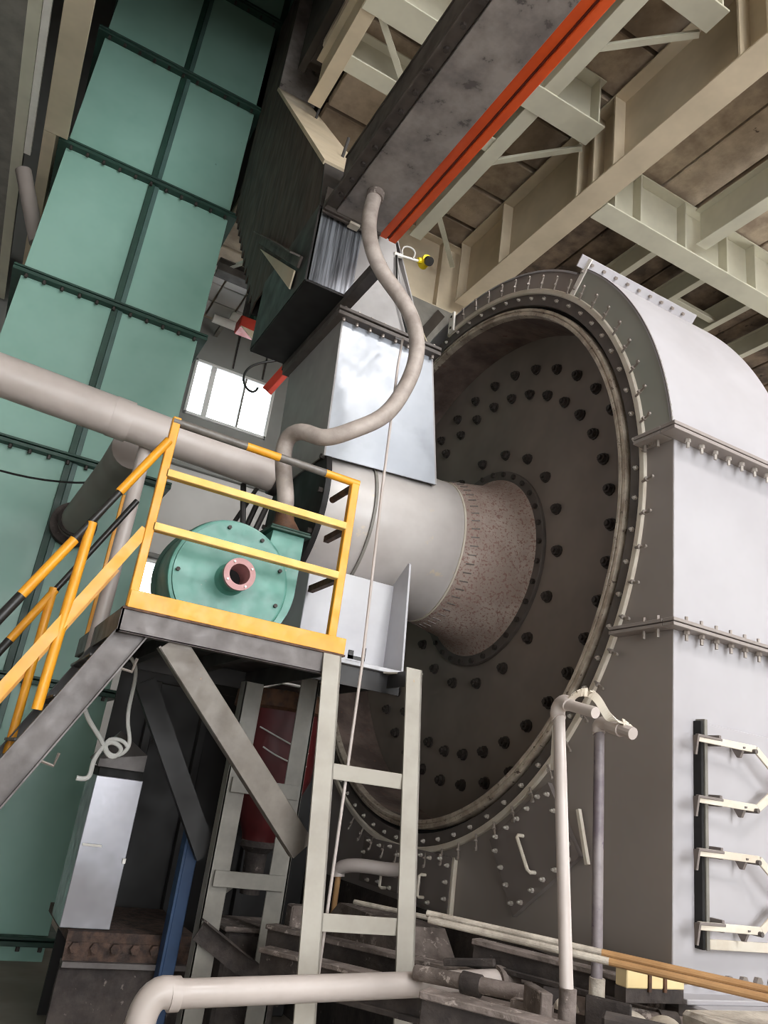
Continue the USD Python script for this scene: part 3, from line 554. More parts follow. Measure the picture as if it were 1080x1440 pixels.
# ------------------------------------------------------------------ fan
fn = Thing('blower_fan', 'round green blower fan behind the yellow railing', 'fan', (1.15, 4.35, 2.44))
FO = V(1.14, 0, 2.735)
fm = lambda prof, n=64: M().lathe(prof, FO, (0, 1, 0), n)
fn.part('casing', fm([(4.2, 0.0), (4.2, 0.33), (4.205, 0.345), (4.23, 0.355), (4.46, 0.355), (4.48, 0.33), (4.48, 0)]), 'fan_green')
fn.part('cover_plate', fm([(4.2, .09), (4.188, .09), (4.188, .325), (4.2, .327)]), 'fan_green')
fn.part('back_rim', fm([(4.46, .355), (4.47, .375), (4.49, .375), (4.50, .355)]), 'green_dark')
fn.part('inlet_tube', fm([(4.2, .10), (4.16, .075), (4.04, .072)]), 'fan_green'); fn.part('inlet_flange', fm([(4.045, .09), (4.02, .09), (4.02, .058), (4.19, .056)], 32), 'pink_primer', label='pinkish bare inlet flange')
fn.part('inlet_bore', fm([(4.19, .057), (4.19, 0)], 24), 'gap_black')
for k in range(9): a = k*40*PI/180+.4; p = FO+V(.30*math.cos(a), 4.188, .30*math.sin(a)); fn.part('bolt', M().nut(p, (0, -1, 0), .012, .016), 'bolt_dark')
for k in range(4): a = k*PI/2+.6; p = FO+V(.075*math.cos(a), 4.02, .075*math.sin(a)); fn.part('flange_bolt', M().nut(p, (0, -1, 0), .006, .008), 'bolt_light')
vol = Polygon([(1.14+.355*math.cos(a), 2.735+.355*math.sin(a)) for a in np.linspace(-PI/2-.4, .15, 14)] + [(1.495, 3.08), (1.325, 3.08), (1.325, 2.9)])
vol2 = Polygon([(1.14+(.355+.05*min(1, max(0, (a+1.9)/1.9)))*math.cos(a), 2.735+(.355+.05*min(1, max(0, (a+1.9)/1.9)))*math.sin(a)) for a in np.linspace(-1.9, 0, 14)] + [(1.545, 3.10), (1.345, 3.10), (1.32, 2.8)])
fn.part('volute_outlet', M().prism(vol2, (V(0, 4.46, 0), V(1, 0, 0), V(0, 0, 1)), .235), 'fan_green', smooth=20)
fn.part('outlet_flange', M().box(1.315, 1.575, 4.19, 4.50, 3.10, 3.115, .002).box(1.32, 1.57, 4.195, 4.495, 3.118, 3.13, .002), 'green_dark')
fn.part('pedestal', M().box(0.95, 1.35, 4.22, 4.46, 2.46, 2.55), 'fan_green')

# ------------------------------------------------------------------ platform with railing
pf = Thing('access_platform', 'steel access platform with yellow railing around the fan', 'platform', (1.2, 4.7, 0))
pf.part('toe_board', M().box(.60, 1.815, 3.99, 4.0, 2.425, 2.515, .002), 'yellow_paint')
pf.part('front_channel', M().box(.58, 1.76, 4.0, 4.012, 2.30, 2.42, .002).box(.58, 1.76, 4.0, 4.06, 2.30, 2.308), 'mill_steel'); pf.part('channel_lip', M().box(.58, 1.82, 3.987, 4.06, 2.413, 2.424), 'brown_rust', label='rust-streaked top lip')
pf.part('side_channel', M().box(.58, .592, 4.0, 5.5, 2.30, 2.42), 'mill_steel'); pf.part('side_channel', M().box(1.75, 1.762, 4.0, 5.5, 2.30, 2.42), 'dark_steel'); pf.part('back_channel', M().box(.58, 1.76, 5.49, 5.5, 2.30, 2.42), 'dark_steel')
pf.part('deck_plate', M().box(.585, 1.76, 4.0, 5.5, 2.418, 2.428), 'dark_steel')
for x in (.95, 1.35): pf.part('deck_joist', M().box(x-.03, x+.03, 4.02, 5.48, 2.33, 2.416), 'dark_steel')
pf.part('post', M().box(.595, .640, 4.0, 4.045, 2.43, 3.50, .004), 'yellow_paint'); pf.part('post', M().box(1.705, 1.755, 4.0, 4.045, 2.43, 3.455, .004), 'yellow_paint')
pf.part('post', M().box(.60, .63, 5.44, 5.47, 2.43, 3.45, .004), 'yellow_paint')
zt = lambda x: 3.475 - (x-.6)*.012
for a, b, mt, nm in ((.60, 1.03, 'grey_tube', 'dark'), (1.03, 1.235, 'yellow_paint', ''), (1.235, 1.53, 'grey_tube', 'grey'), (1.53, 1.755, 'yellow_paint', '')):
    pf.part('top_rail', M().cyl((a, 4.02, zt(a)), (b, 4.02, zt(b)), 0.024, 14), mt, label='bare dark stretch of the top rail' if nm else None)
pf.part('mid_rail', M().box(.63, 1.71, 4.0, 4.006, 3.15, 3.195, .001).box(.63, 1.71, 4.0, 4.04, 3.15, 3.155), 'yellow_pale'); pf.part('mid_rail', M().box(.63, 1.71, 4.0, 4.006, 2.845, 2.89, .001).box(.63, 1.71, 4.0, 4.04, 2.845, 2.85), 'yellow_pale')
pf.part('side_rail', M().cyl((1.73, 4.03, 3.44), (1.73, 4.34, 3.44), .022, 12), 'brown_rust'); pf.part('side_rail', M().box(1.715, 1.75, 4.03, 4.34, 3.15, 3.19), 'brown_rust'); pf.part('side_rail', M().box(1.715, 1.75, 4.03, 4.46, 2.845, 2.885), 'brown_rust')
pf.part('brace', M().bar((.86, 4.03, 2.31), (1.765, 4.03, 1.40), .012, .135, (1, 0, 1), .002).bar((.81, 4.06, 2.27), (1.72, 4.06, 1.36), .06, .012, (1, 0, 1)), 'angle_steel', label='flat grey diagonal brace')
pf.part('rear_brace', M().bar((1.0, 5.2, 2.2), (1.62, 5.2, 1.22), .06, .13, (1, 0, 1)), 'backing_black')
# leaning front legs with rungs
def leg(xt0, xt1, xb0, xb1, zt_, mat='frame_cream'):
    m = M(); pts = []
    for (x0, x1, y, z) in ((xt0, xt1, 3.99, zt_), (xb0-.008, xb1-.008, 3.60, 0.0)): pts += [(x0, y, z), (x1, y, z), (x0, y+.012, z), (x1, y+.012, z)]
    m.hull(pts); q = []
    for (x0, x1, y, z) in ((xt0, xt1, 3.99, zt_), (xb0-.008, xb1-.008, 3.60, 0.0)): q += [(x1-.01, y, z), (x1, y, z), (x1-.01, y+.09, z), (x1, y+.09, z)]
    return m.hull(q)
pf.part('front_leg', leg(1.69, 1.80, 1.73, 1.84, 2.42), 'frame_cream'); 
pf.part('front_leg', leg(2.225, 2.33, 2.25, 2.355, 2.435), 'frame_cream')
def fy(z): return 3.60 + .39*z/2.42
for z in (1.80, 1.105, .45): pf.part('cross_bar', M().box(1.78, 2.29, fy(z)+.014, fy(z)+.024, z-.04, z+.04, .002), 'frame_cream')
pf.part('right_bearer', M().box(1.76, 2.34, 4.26, 4.272, 2.30, 2.415), 'dark_steel'); pf.part('right_bearer', M().box(2.25, 2.262, 4.012, 5.5, 2.33, 2.42), 'dark_steel')
pf.part('leg_gusset', face_plate(M(), [(2.20, 4.23, 2.42), (2.335, 3.985, 2.42), (2.335, 4.3, 2.42)], .01), 'frame_cream')
rf = Thing('rear_support_frame', 'grey ladder-like rear support frame in the shadow under the platform', 'frame', (1.85, 5, 0))
rf.part('leg', M().box(1.60, 1.73, 5.0, 5.012, 0, 2.30, .002).box(1.60, 1.612, 5.0, 5.09, 0, 2.30), 'frame_grey'); rf.part('leg', M().box(1.99, 2.12, 5.0, 5.012, 0, 2.40, .002).box(2.108, 2.12, 5.0, 5.09, 0, 2.40), 'frame_grey')
for z in (1.66, 1.12): rf.part('cross_bar', M().box(1.63, 2.09, 4.975, 4.998, z-.045, z+.045, .002), 'frame_grey')
rf.part('angle_bar', M().bar((1.60, 4.98, .84), (2.2, 4.98, .50), .012, .12).bar((1.60, 4.95, .90), (2.2, 4.95, .56), .05, .01), 'dusty_dark'); rf.part('tie_rod', M().cyl((1.65, 5.1, .95), (1.86, 5.1, 1.12), .012, 8), 'frame_grey')

# ------------------------------------------------------------------ stairs
st = Thing('stairway', 'steep steel stair with yellow and black handrails', 'stairs', (.2, 4.4, 0))
SL = (1.66-2.36)/(.22-.6)                      # slope
def on(x, x0, z0): return z0 + (x-x0)*SL
x0s = .6-2.36/SL
for y0 in (4.0, 4.72):
    a, b = V(.70, y0+.07, 2.385), V(.70-2.35/1.93, y0+.07, .035)
    d = unit(b-a); nrm = unit(np.cross(d, V(0, 1, 0))); nrm = nrm if nrm[0] < 0 else -nrm
    m = M().bar(a, b, .012, .145, nrm, .002)
    for s in (-1, 1): m.bar(a+nrm*s*.07+V(0, -.02, 0), b+nrm*s*.07+V(0, -.02, 0), .05, .008, nrm)
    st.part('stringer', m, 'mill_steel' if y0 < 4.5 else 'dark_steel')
for k in range(10):
    z = .2+k*.22; x = .62-(2.25-z)/1.93; st.part('tread', M().box(x-.09, x+.07, 4.08, 4.78, z-.015, z, .003), 'dark_steel')
def rail(y, P0, P1, segs, r):
    P0, P1 = V(P0[0], y, P0[1]), V(P1[0], y, P1[1])
    for a, b, mt, rr in segs: st.part('handrail', M().cyl(P0+(P1-P0)*a, P0+(P1-P0)*b, rr, 14), mt, label={'black_paint': 'black stretch of handrail', 'yellow_paint': 'yellow stretch of handrail'}[mt])
rail(4.0, (.60, 3.35), (-.62, .87), [(0, .145, 'yellow_paint', .024), (.145, .265, 'black_paint', .018), (.265, .395, 'yellow_paint', .025), (.395, .56, 'black_paint', .025), (.56, .75, 'yellow_paint', .025), (.75, 1, 'black_paint', .025)], .025)
rail(4.78, (.62, 3.22), (-.5, .9), [(0, .28, 'black_paint', .018), (.28, .42, 'yellow_paint', .024), (.42, .58, 'black_paint', .024), (.58, .8, 'yellow_paint', .024), (.8, 1, 'black_paint', .024)], .025)
st.part('post', M().cyl((.325, 4.05, 1.875), (.335, 4.0, 2.80), .025, 14), 'yellow_paint'); st.part('post', M().cyl((.30, 4.78, 1.66), (.295, 4.78, 2.58), .024, 14), 'yellow_paint')
st.part('post', M().cyl((-.2, 4.0, .85), (-.2, 4.0, 1.74), .025, 14), 'yellow_paint'); st.part('post', M().cyl((.10, 4.78, 1.25), (.10, 4.78, 2.1), .024, 14), 'yellow_paint')
for y, dz in ((4.01, 0), (4.79, -.06)): st.part('mid_rail', M().bar((.60, y, 2.84+dz), (-.6, y, .42+dz), .006, .055), 'yellow_paint')
st.part('step_bracket', M().tube([(.64, 4.12, 2.14), (.72, 4.12, 2.13), (.73, 4.12, 2.2)], .008, 6), 'stud_steel'); st.part('step_bracket', M().tube([(.38, 4.12, 1.66), (.47, 4.12, 1.64), (.48, 4.12, 1.70)], .008, 6), 'stud_steel')
st.part('clip_box', M().box(.21, .27, 4.02, 4.03, 1.34, 1.36).box(.25, .27, 4.02, 4.03, 1.34, 1.40), 'lip_cream')

# ------------------------------------------------------------------ big white pipe and branch
wp = Thing('white_duct_pipe', 'large white pipe crossing in front of the green tower', 'pipe', (.5, 4.8, 3.7))
px = lambda x: 3.755-.085*(x+.33)/1.8
wp.part('pipe', M().cyl((-2.2, 4.8, px(-2.2)), (.34, 4.8, px(.34)), .128, 28), 'white_pipe'); wp.part('collar', M().cyl((.34, 4.8, px(.34)), (.46, 4.8, px(.46)), .132, 28), 'white_pipe')
wp.part('pipe', M().cyl((.46, 4.8, px(.46)), (1.47, 4.8, px(1.47)), .122, 28), 'white_pipe', label='duller far length with a worn end'); wp.part('end_cap', M().cyl((1.45, 4.8, px(1.45)), (1.50, 4.8, px(1.5)), .14, 24), 'dark_steel')
single('branch_pipe', M().tube([(.58, 5.3, 3.75), (.60, 6.2, 3.88), (.56, 7.0, 3.86), (.50, 7.9, 3.80)], .15, 20), 'branch_grey', 'dull grey branch pipe running back from the white pipe to the tower', 'pipe')
t = Thing('branch_flange', 'dirty bolted flange where the branch pipe meets the tower', 'flange', (.5, 7.9, 3.8))
t.part('ring', M().cyl((.50, 7.86, 3.80), (.50, 7.95, 3.80), .22, 24), 'dusty_dark'); t.part('ring', M().cyl((.505, 7.70, 3.81), (.505, 7.74, 3.81), .17, 24), 'dusty_dark')
single('pipe_post', M().cyl((.605, 4.9, 2.0), (.605, 4.9, 3.66), .045, 16), 'white_pipe', 'white upright post under the large white pipe', 'post')
single('black_cable', M().tube(spline([(-1.4, 7.4, 4.2), (-.26, 7.4, 3.98), (.2, 7.4, 4.02), (.66, 7.4, 4.17), (.9, 7.5, 4.4)], 20), .010, 6), 'cable_black', 'thin black cable sagging across the green tower', 'cable')

# ------------------------------------------------------------------ items behind the fan
for k, (a, b) in enumerate((((1.0, 4.8, 2.6), (1.62, 5.3, 4.05)), ((1.22, 4.85, 2.7), (1.5, 5.2, 3.6)), ((1.36, 4.9, 3.2), (1.30, 4.95, 3.6)), ((1.40, 4.9, 3.15), (1.52, 5.0, 3.55)))):
    single('steel_rod', M().cyl(a, b, .02 if k else .016, 10), 'dark_steel', ['long dark rod leaning behind the fan', 'second dark rod beside the long leaning rod behind the fan', 'short dark rod above the fan casing', 'short rod leaning to the hose above the fan'][k], 'rod')
t = Thing('crane_hook_block', 'red hoist block hanging near the back window', 'hoist', (2.35, 10.6, 8.3))
t.part('body', M().box(2.20, 2.52, 10.6, 10.9, 8.29, 8.50, .02), 'red_paint'); t.part('hanger', M().box(2.26, 2.32, 10.65, 10.85, 8.49, 9.0), 'dark_steel')
t.part('cream_gusset', M().hull([(2.22, 10.58, 8.29), (2.55, 10.58, 8.27), (2.56, 10.58, 8.05), (2.22, 10.6, 8.29), (2.55, 10.6, 8.27), (2.56, 10.6, 8.05)]), 'beam_cream')
single('red_channel', M().bar((2.52, 9.4, 6.72), (2.80, 9.0, 7.30), .09, .15, bev=.01).bar((2.80, 9.0, 7.30), (3.26, 7.99, 7.80), .09, .15, bev=.01), 'red_paint', 'orange-red channel slanting up in front of the back window', 'channel')
single('green_motor', M().box(2.36, 2.95, 10.65, 10.95, 8.51, 8.86, .05).box(2.5, 2.6, 10.7, 10.9, 8.84, 8.98), 'green_dark', 'dark green motor body above the red hoist block', 'motor')
t = Thing('vent_pipe', 'white wall pipe with elbow above the back window', 'pipe', (2.3, 11.5, 8.8))
t.part('pipe', M().cyl((1.93, 11.5, 8.80), (2.42, 11.5, 8.80), .075, 16), 'white_paint'); t.part('elbow', M().tube(spline([(2.2, 11.45, 8.95), (2.32, 11.45, 8.93), (2.46, 11.45, 8.90)], 10), .08, 14), 'white_paint'); t.part('clip', M().box(2.1, 2.16, 11.5, 11.98, 8.76, 8.84), 'frame_grey')
single('window_cable', M().tube(spline([(2.78, 9.03, 7.24), (2.62, 9.15, 7.16), (2.40, 9.2, 7.05), (2.13, 9.2, 6.78), (2.15, 9.2, 6.60), (2.25, 9.2, 6.53), (2.34, 9.2, 6.62)], 30), .016, 6), 'cable_black', 'black looped cable against the back window', 'cable')
single('pale_brace', M().bar((1.49, 9.64, 8.36), (1.86, 8.98, 8.36), .05, .04), 'white_paint', 'pale diagonal brace between the tower and the stepped chute', 'brace')
beam('brown shadowed channel behind the stepped chute, above the back window', (1.46, 9.35, 8.17), (4.4, 9.35, 8.17), 0.2, 0.2, 'duct_dark', name='roof_channel')
beam('pale roof beam seen between the tower and the stepped chute', (1.46, 8.60, 8.6), (4.4, 8.60, 8.6), 0.10, 0.44, 'beam_light')
t = Thing('roof_column', 'cream column with knee plate under the far end of the long beam', 'column', (4.45, 7.75, 0))
t.part('shaft', M().box(4.32, 4.58, 7.64, 7.74, 0, 7.88, .005), 'beam_cream')
t.part('knee_plate', M().prism(Polygon([(4.32, 7.88), (4.32, 6.9), (4.05, 7.05), (3.62, 7.72), (3.7, 7.88)]), (V(0, 7.70, 0), V(1, 0, 0), V(0, 0, 1)), -.02), 'frame_grey')
t.part('knee_flange', M().bar((3.62, 7.67, 7.72), (4.05, 7.67, 7.05), .18, .015, (1, 0, 1)), 'beam_cream'); t.part('slot', M().bar((3.92, 7.69, 7.36), (4.16, 7.69, 7.80), .012, .13, (-1, 0, .6)), 'roof_dark')

# ------------------------------------------------------------------ yellow transmitter
t = Thing('pressure_transmitter', 'small yellow pressure transmitter on a rod by the feed chute', 'gauge', (2.23, 4.5, 5.65))
t.part('stem', M().cyl((1.96, 4.5, 5.60), (2.18, 4.5, 5.64), .010, 8).cyl((1.96, 4.5, 5.60), (2.03, 4.5, 5.61), .018, 8), 'white_paint')
t.part('housing', M().cyl((2.235, 4.46, 5.66), (2.235, 4.545, 5.66), .042, 16).cyl((2.17, 4.5, 5.645), (2.21, 4.5, 5.655), .024, 10).box(2.21, 2.27, 4.48, 4.53, 5.68, 5.715, .008), 'gauge_yellow')
t.part('lens_cap', M().cyl((2.237, 4.46, 5.648), (2.242, 4.435, 5.625), .036, 16), 'black_paint')
t.part('gland', M().cyl((2.27, 4.5, 5.665), (2.295, 4.5, 5.67), .016, 8), 'pink_primer'); t.part('cable', M().tube(spline([(2.03, 4.49, 5.62), (2.05, 4.48, 5.70), (2.11, 4.48, 5.70), (2.12, 4.49, 5.63)], 14), .007, 6), 'cable_white')

# ------------------------------------------------------------------ lower left: cabinet, bin, hopper
t = Thing('steel_cabinet', 'tall shiny bare metal cabinet beside the green tower foot', 'cabinet', (1.05, 5.6, .7))
t.part('body', M().box(.90, 1.20, 5.5, 5.9, .72, 1.60, .004), 'cabinet_steel'); t.part('top_gap', M().box(.91, 1.19, 5.51, 5.9, 1.60, 1.655), 'gap_black')
t.part('sloped_top', M().hull([(.89, 5.48, 1.655), (1.185, 5.48, 1.655), (.89, 5.48, 1.70), (1.185, 5.48, 1.76), (1.02, 5.7, 1.90), (1.185, 5.9, 1.76), (.89, 5.9, 1.70)]), 'mill_steel')
t.part('latch', M().cyl((.915, 5.49, 1.19), (1.03, 5.48, 1.19), .008, 6).box(1.18, 1.20, 5.485, 5.5, 1.10, 1.13), 'white_paint')
single('white_cable', M().tube(spline([(.80, 5.0, 2.32), (.88, 5.0, 2.27), (.905, 5.0, 2.15), (.93, 5.0, 1.9), (.955, 5.0, 1.78), (.90, 5.0, 1.73), (.84, 5.0, 1.75), (.83, 5.0, 1.80), (.90, 5.0, 1.82), (.95, 5.0, 1.79)], 50), .012, 8), 'cable_white', 'white cable looping down from the platform corner to the cabinet top', 'cable')
single('white_cable', M().tube(spline([(.64, 5.0, 2.0), (.74, 5.0, 1.86), (.82, 5.0, 1.77), (.88, 5.0, 1.72), (.92, 5.0, 1.76), (.86, 5.0, 1.80), (.80, 5.0, 1.74), (.78, 5.0, 1.66), (.78, 5.0, 1.61), (.71, 5.0, 1.58)], 50), .014, 8), 'cable_white', 'white cable with a loose end hanging beside the cabinet', 'cable')
t = Thing('rusty_ledge', 'rusty bolted ledge below the shiny cabinet', 'ledge', (1.3, 6, .45))
t.part('plate', M().box(.95, 1.75, 5.45, 6.4, .66, .715), 'rust_dirt'); t.part('edge', M().box(.95, 1.75, 5.44, 5.46, .56, .66), 'rust_dirt')
for k in range(6): t.part('bolt', M().nut((1.0+k*.12, 5.43, .635), (0, -1, 0), .03, .03), 'rust_dirt')
t.part('lower_plate', M().box(.95, 1.75, 5.46, 5.5, 0, .54), 'dusty_dark'); t.part('lip', M().box(.95, 1.75, 5.40, 5.5, .53, .56), 'mill_steel')
t = Thing('added_backing', 'added black bin in the shadow behind the rear frame', 'bin', (2.2, 7, 0))  # invented black box, added to make the area under the platform dark
t.part('body', M().box(1.36, 2.9, 6.5, 7.8, 0, 2.34, .01), 'backing_black'); t.part('backing_riser', M().box(1.36, 2.06, 6.52, 7.7, 2.34, 2.95), 'backing_black'); t.part('backing_wing', M().box(1.06, 1.36, 6.5, 6.53, 0, 2.6), 'backing_black')
for x in (1.32, 1.75, 2.3): t.part('stiffener', M().box(x, x+.06, 6.42, 6.5, 0, 2.34, .004), 'backing_black')
single('blue_post', M().box(1.52, 1.60, 5.3, 5.36, 0, 1.42, .005).box(1.505, 1.52, 5.3, 5.4, 0, 1.42), 'blue_paint', 'blue steel post behind the rear support frame', 'post')
t = Thing('red_hopper', 'dark red hopper with spout under the platform', 'hopper', (2.2, 5.7, .7))
t.part('cone', M().lathe([(2.30, .30), (2.25, .32), (1.75, .31), (1.35, .13), (1.30, .12)], V(2.16, 5.75, 0), (0, 0, 1), 32), 'hopper_red')
t.part('spout', M().lathe([(1.30, .12), (1.26, .13), (1.22, .08), (.95, .07)], V(2.16, 5.75, 0), (0, 0, 1), 20), 'dusty_dark'); t.part('band', M().lathe([(2.31, .33), (2.34, .35), (2.22, .36), (2.2, .33)], V(2.16, 5.75, 0), (0, 0, 1), 32), 'brown_rust')
t.part('wire', M().tube(spline([(1.9, 5.42, 2.06), (2.1, 5.40, 1.99), (2.3, 5.42, 1.93)], 10), .006, 6).tube(spline([(1.95, 5.42, 1.93), (2.1, 5.40, 1.87), (2.3, 5.42, 1.84)], 10), .006, 6), 'cable_white')
single('added_bright_sheet', M().hull([(2.08, 5.62, 2.40), (2.36, 5.62, 2.40), (2.13, 6.25, 2.40), (2.5, 6.25, 2.40), (2.08, 5.62, 2.41), (2.36, 5.62, 2.41), (2.13, 6.25, 2.41), (2.5, 6.25, 2.41)]), 'white_paint', 'added white sheet standing for the bright gap above the red hopper', 'plate')  # white sheet added in place of a bright gap onto the back wall
t = Thing('dusty_box', 'small dusty machine box between the rear frame legs', 'machine', (2.2, 5.3, .5))
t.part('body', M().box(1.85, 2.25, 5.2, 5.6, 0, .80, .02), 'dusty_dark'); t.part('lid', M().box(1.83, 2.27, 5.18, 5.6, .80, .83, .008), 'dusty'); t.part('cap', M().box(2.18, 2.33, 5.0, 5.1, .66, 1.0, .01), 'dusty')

# ------------------------------------------------------------------ white pipe along the bottom
t = Thing('bottom_pipe', 'white pipe with elbow running along the bottom of the picture', 'pipe', (1.7, 3.4, .9))
t.part('pipe', M().cyl((1.02, 3.4, .885), (2.60, 3.4, .965), .052, 24), 'white_pipe')
t.part('elbow', M().tube(spline([(.935, 3.4, .76), (.937, 3.4, .82), (.96, 3.4, .87), (1.04, 3.4, .886)], 12), .058, 20), 'white_pipe'); t.part('collar', M().cyl((.935, 3.4, .74), (.935, 3.4, .78), .064, 20), 'white_pipe')
t.part('collar', M().cyl((1.02, 3.4, .885), (1.06, 3.4, .887), .062, 20), 'white_pipe'); t.part('drop_pipe', M().cyl((.935, 3.4, 0), (.935, 3.4, .75), .052, 20), 'white_pipe'); t.part('coupling', M().cyl((2.58, 3.4, .965), (2.68, 3.4, .97), .068, 16), 'dusty')

# ------------------------------------------------------------------ riser pipes and strap
t = Thing('riser_pipe', 'tall white riser pipe bent at the top, in front of the guard', 'pipe', (2.2, 2.5, 1))
t.part('pipe', M().cyl((2.2, 2.47, 1.06), (2.2, 2.60, 2.122), .025, 16), 'white_pipe'); t.part('elbow', M().tube(spline([(2.2, 2.598, 2.105), (2.2, 2.605, 2.149), (2.2, 2.587, 2.169), (2.2, 2.54, 2.163)], 10), .031, 16), 'white_pipe')
t.part('arm', M().cyl((2.2, 2.56, 2.165), (2.2, 2.383, 2.126), .023, 16), 'white_pipe'); t.part('foot', M().cyl((2.2, 2.473, 1.0), (2.2, 2.473, 1.15), .032, 14), 'dusty')
single('cable_tie', M().box(2.195, 2.205, 2.612, 2.632, 1.90, 2.08), 'white_paint', 'white strip tied to the tall riser pipe', 'strip')
t = Thing('stained_riser', 'stained grey riser pipe with a valve end, second from the left', 'pipe', (2.55, 2.7, 1))
t.part('pipe', M().cyl((2.55, 2.697, 1.05), (2.55, 2.735, 2.14), .023, 16), 'stained_grey'); t.part('elbow', M().tube(spline([(2.55, 2.735, 2.10), (2.55, 2.733, 2.14), (2.55, 2.70, 2.147), (2.55, 2.66, 2.135)], 10), .029, 14), 'white_pipe')
t.part('valve', M().cyl((2.55, 2.67, 2.137), (2.55, 2.60, 2.118), .034, 12).cyl((2.55, 2.60, 2.118), (2.55, 2.53, 2.10), .027, 12), 'white_pipe'); t.part('foot', M().cyl((2.55, 2.697, 1.05), (2.55, 2.697, 1.14), .032, 14), 'dust_light')
sp_ = spline([(2.2, 2.53, 2.185), (2.22, 2.495, 2.214), (2.27, 2.494, 2.219), (2.38, 2.525, 2.166), (2.48, 2.564, 2.142), (2.55, 2.575, 2.143), (2.57, 2.56, 2.125)], 28)
m = M()
for a, b in zip(sp_[:-1], sp_[1:]): m.bar(a, b+(b-a)*.1, .035, .006, np.cross(b-a, V(1, 0, 0)))
single('loose_strap', m, 'lip_cream', 'cream strap looped over the riser pipe ends', 'strap')

# ------------------------------------------------------------------ mill base and the dusty foreground
t = Thing('mill_base', 'dusty concrete base under the gear guard', 'base', (4, 5, 0))
t.part('plinth', M().box(2.98, 5.5, 2.62, 7.6, 0, 1.04, .02), 'dusty'); t.part('ledge', M().box(2.96, 5.2, 2.50, 2.66, 1.02, 1.08, .01), 'guard_white'); t.part('front_skirt', M().box(2.93, 2.98, 2.75, 7.5, 0, 1.08), 'dusty_dark')
for lab, a, b in (('long pale handrail pipe passing diagonally in front of the guard', (2.02, 3.18, 1.262), (2.83, 2.10, 1.24)), ('lower parallel brown pipe in front of the guard', (2.00, 3.13, 1.245), (2.82, 2.04, 1.22))):
    t = Thing('diagonal_pipe', lab, 'pipe', a); a, b = V(*a), V(*b); k = a+(b-a)*.55
    t.part('pipe', M().cyl(a, k, .014, 12), 'dust_light', label='dust-covered length'); t.part('pipe', M().cyl(k, b+(b-a)*.35, .0145, 12), 'copper_brown', label='clean brown length')
t = Thing('pillow_block', 'rust-dusted flange ring of the mill drive behind the front legs', 'flange', (2.5, 4.5, .9))
t.part('saddle', M().hull([(2.45, 4.9, 1.05), (2.5, 4.2, 1.05), (2.55, 3.9, .75), (2.45, 5.3, .75), (2.75, 4.9, 1.05), (2.8, 4.2, 1.05), (2.8, 3.9, .75), (2.75, 5.3, .75)]), 'dusty')
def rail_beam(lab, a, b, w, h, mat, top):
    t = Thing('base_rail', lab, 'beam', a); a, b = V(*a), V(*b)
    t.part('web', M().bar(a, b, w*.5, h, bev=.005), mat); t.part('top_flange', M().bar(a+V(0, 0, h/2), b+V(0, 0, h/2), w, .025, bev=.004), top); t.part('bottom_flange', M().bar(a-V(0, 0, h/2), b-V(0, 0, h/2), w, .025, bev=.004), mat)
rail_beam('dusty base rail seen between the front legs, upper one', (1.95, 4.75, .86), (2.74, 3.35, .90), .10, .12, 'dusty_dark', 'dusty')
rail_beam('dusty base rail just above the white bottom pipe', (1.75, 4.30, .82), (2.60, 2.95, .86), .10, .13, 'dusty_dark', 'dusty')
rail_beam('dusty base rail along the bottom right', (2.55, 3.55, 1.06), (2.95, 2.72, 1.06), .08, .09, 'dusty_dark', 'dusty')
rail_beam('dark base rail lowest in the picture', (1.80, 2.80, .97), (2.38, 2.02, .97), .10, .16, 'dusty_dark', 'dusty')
t = Thing('dusty_pipe', 'thick dusty pipe with couplings lying in front of the base', 'pipe', (2.6, 3, 1))
t.part('pipe', M().tube(spline([(2.10, 3.35, 1.0), (2.35, 2.98, 1.02), (2.60, 2.74, 1.02), (2.86, 2.58, 1.01), (3.1, 2.52, 1.01)], 24), .032, 14), 'dusty')
for p, q in (((2.22, 3.16, 1.01), (2.27, 3.09, 1.01)), ((2.44, 2.89, 1.02), (2.49, 2.84, 1.02)), ((2.80, 2.61, 1.01), (2.87, 2.58, 1.01))): t.part('coupling', M().cyl(p, q, .044, 14), 'dusty_dark')
single('corrugated_duct', M().tube(np.array([(2.95+k*.012, 2.50-.002*k, 1.005) for k in range(90)]), np.array([.034+.008*math.sin(k*1.6) for k in range(90)]), 12), 'dust_light', 'pale corrugated cable duct along the foot of the white guard', 'duct')
single('base_block', M().hull([V(2.28, 2.90, .99)+V(.6*a-.8*0, -.8*a, 0)*.16+V(.8*b, .6*b, 0)*.08+V(0, 0, c) for a in (0, 1) for b in (0, 1) for c in (-.12, .02)]), 'dusty', 'squat grey block beside the white bottom pipe end', 'block')
t = Thing('yellow_block', 'pale yellow box behind the brown pipe at the guard corner', 'box', (2.75, 2.73, 1.1))
for a, b in ((2.60, 2.715), (2.73, 2.80), (2.815, 2.92)): t.part('panel', M().box(a, b, 2.585, 2.65, 1.13, 1.205, .004), 'yellow_box')
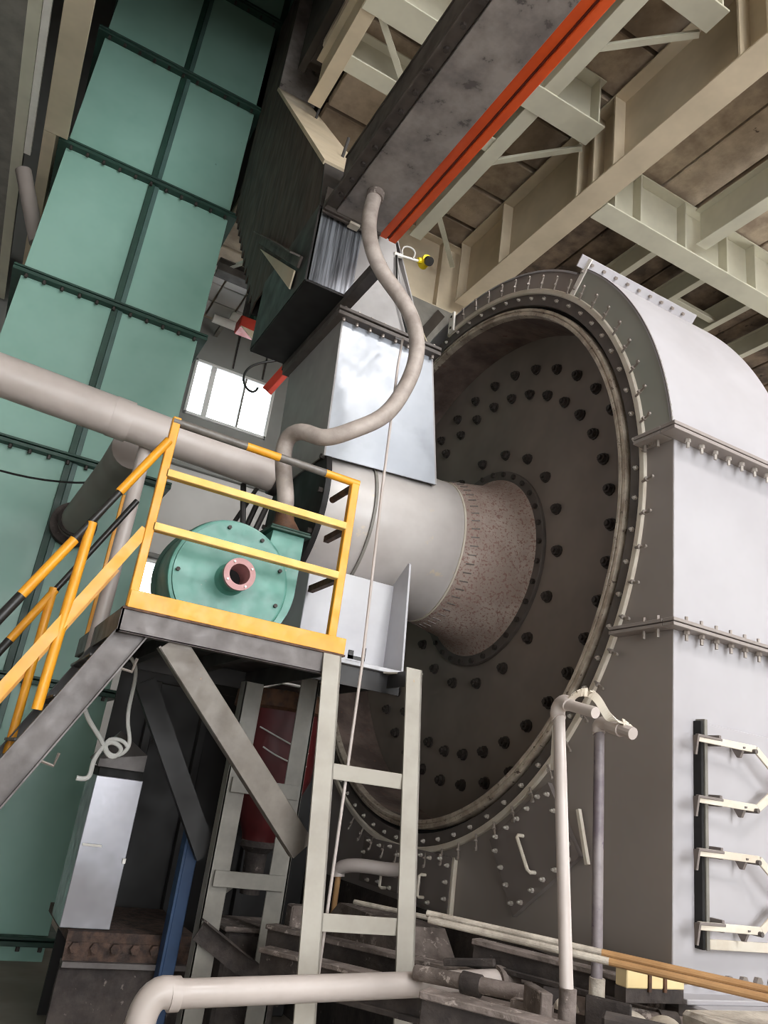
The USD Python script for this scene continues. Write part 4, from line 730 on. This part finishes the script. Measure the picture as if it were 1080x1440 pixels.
for a in (2.715, 2.80): t.part('divider', M().box(a, a+.015, 2.58, 2.65, 1.12, 1.205), 'brown_rust')
t.part('foot_bar', M().box(2.60, 2.92, 2.59, 2.65, 1.08, 1.13), 'dusty_dark')
t = Thing('slab_edge', 'pale concrete slab corner at the bottom right', 'slab', (2.9, 2.2, .8))
t.part('slab', M().box(2.64, 4.2, 1.5, 2.36, .86, 1.12, .015), 'dust_light')
t.part('kerb', M().bar((2.30, 2.40, 1.03), (2.62, 2.05, 1.03), .10, .13, bev=.01), 'dusty_dark')
t = Thing('lagged_pipe', 'lagged white pipe stub beside the far hatch', 'pipe', (2.6, 5, 1.2))
t.part('stub', M().tube(spline([(2.6, 5.27, 1.16), (2.6, 5.265, 1.21), (2.62, 5.22, 1.235), (2.78, 5.1, 1.255), (2.93, 4.97, 1.27)], 20), .045, 16), 'white_pipe'); t.part('leg', M().cyl((2.6, 5.27, .8), (2.6, 5.27, 1.17), .02, 10), 'copper_brown')
single('dust_pole', M().cyl((2.4, 4.6, 1.10), (2.75, 4.1, 1.10), .014, 10), 'dust_light', 'dusty pole lying behind the right front leg', 'pole')

for k, (a, b, w, h, mt, lab) in enumerate((((2.34, 2.86, 1.035), (2.30, 2.70, 1.035), .05, .09, 'dusty', 'small upright dusty plate beside the squat grey block'), ((2.46, 2.66, 1.04), (2.56, 2.52, 1.04), .03, .10, 'dusty_dark', 'slanted dusty plate between the two riser feet'), ((2.20, 3.28, 1.06), (2.34, 3.10, 1.10), .04, .03, 'dusty_dark', 'short slanted dusty bar above the thick dusty pipe'))):
    single('dusty_plate', M().bar(a, b, w, h, bev=.004), mt, lab, 'plate')
t = Thing('dust_heap', 'heap of pale dust lying on the base beside the riser feet', 'dust heap', (2.6, 2.6, 1.0))
for cx, cy, r in ((2.62, 2.60, .09), (2.74, 2.52, .07), (2.50, 2.82, .06)):
    th = np.linspace(0, PI/2, 7); t.part('mound', M().lathe([(1.0+.055*math.cos(a), r*math.sin(a)) for a in th], V(cx, cy, 0), (0, 0, 1), 18), 'dust_light')
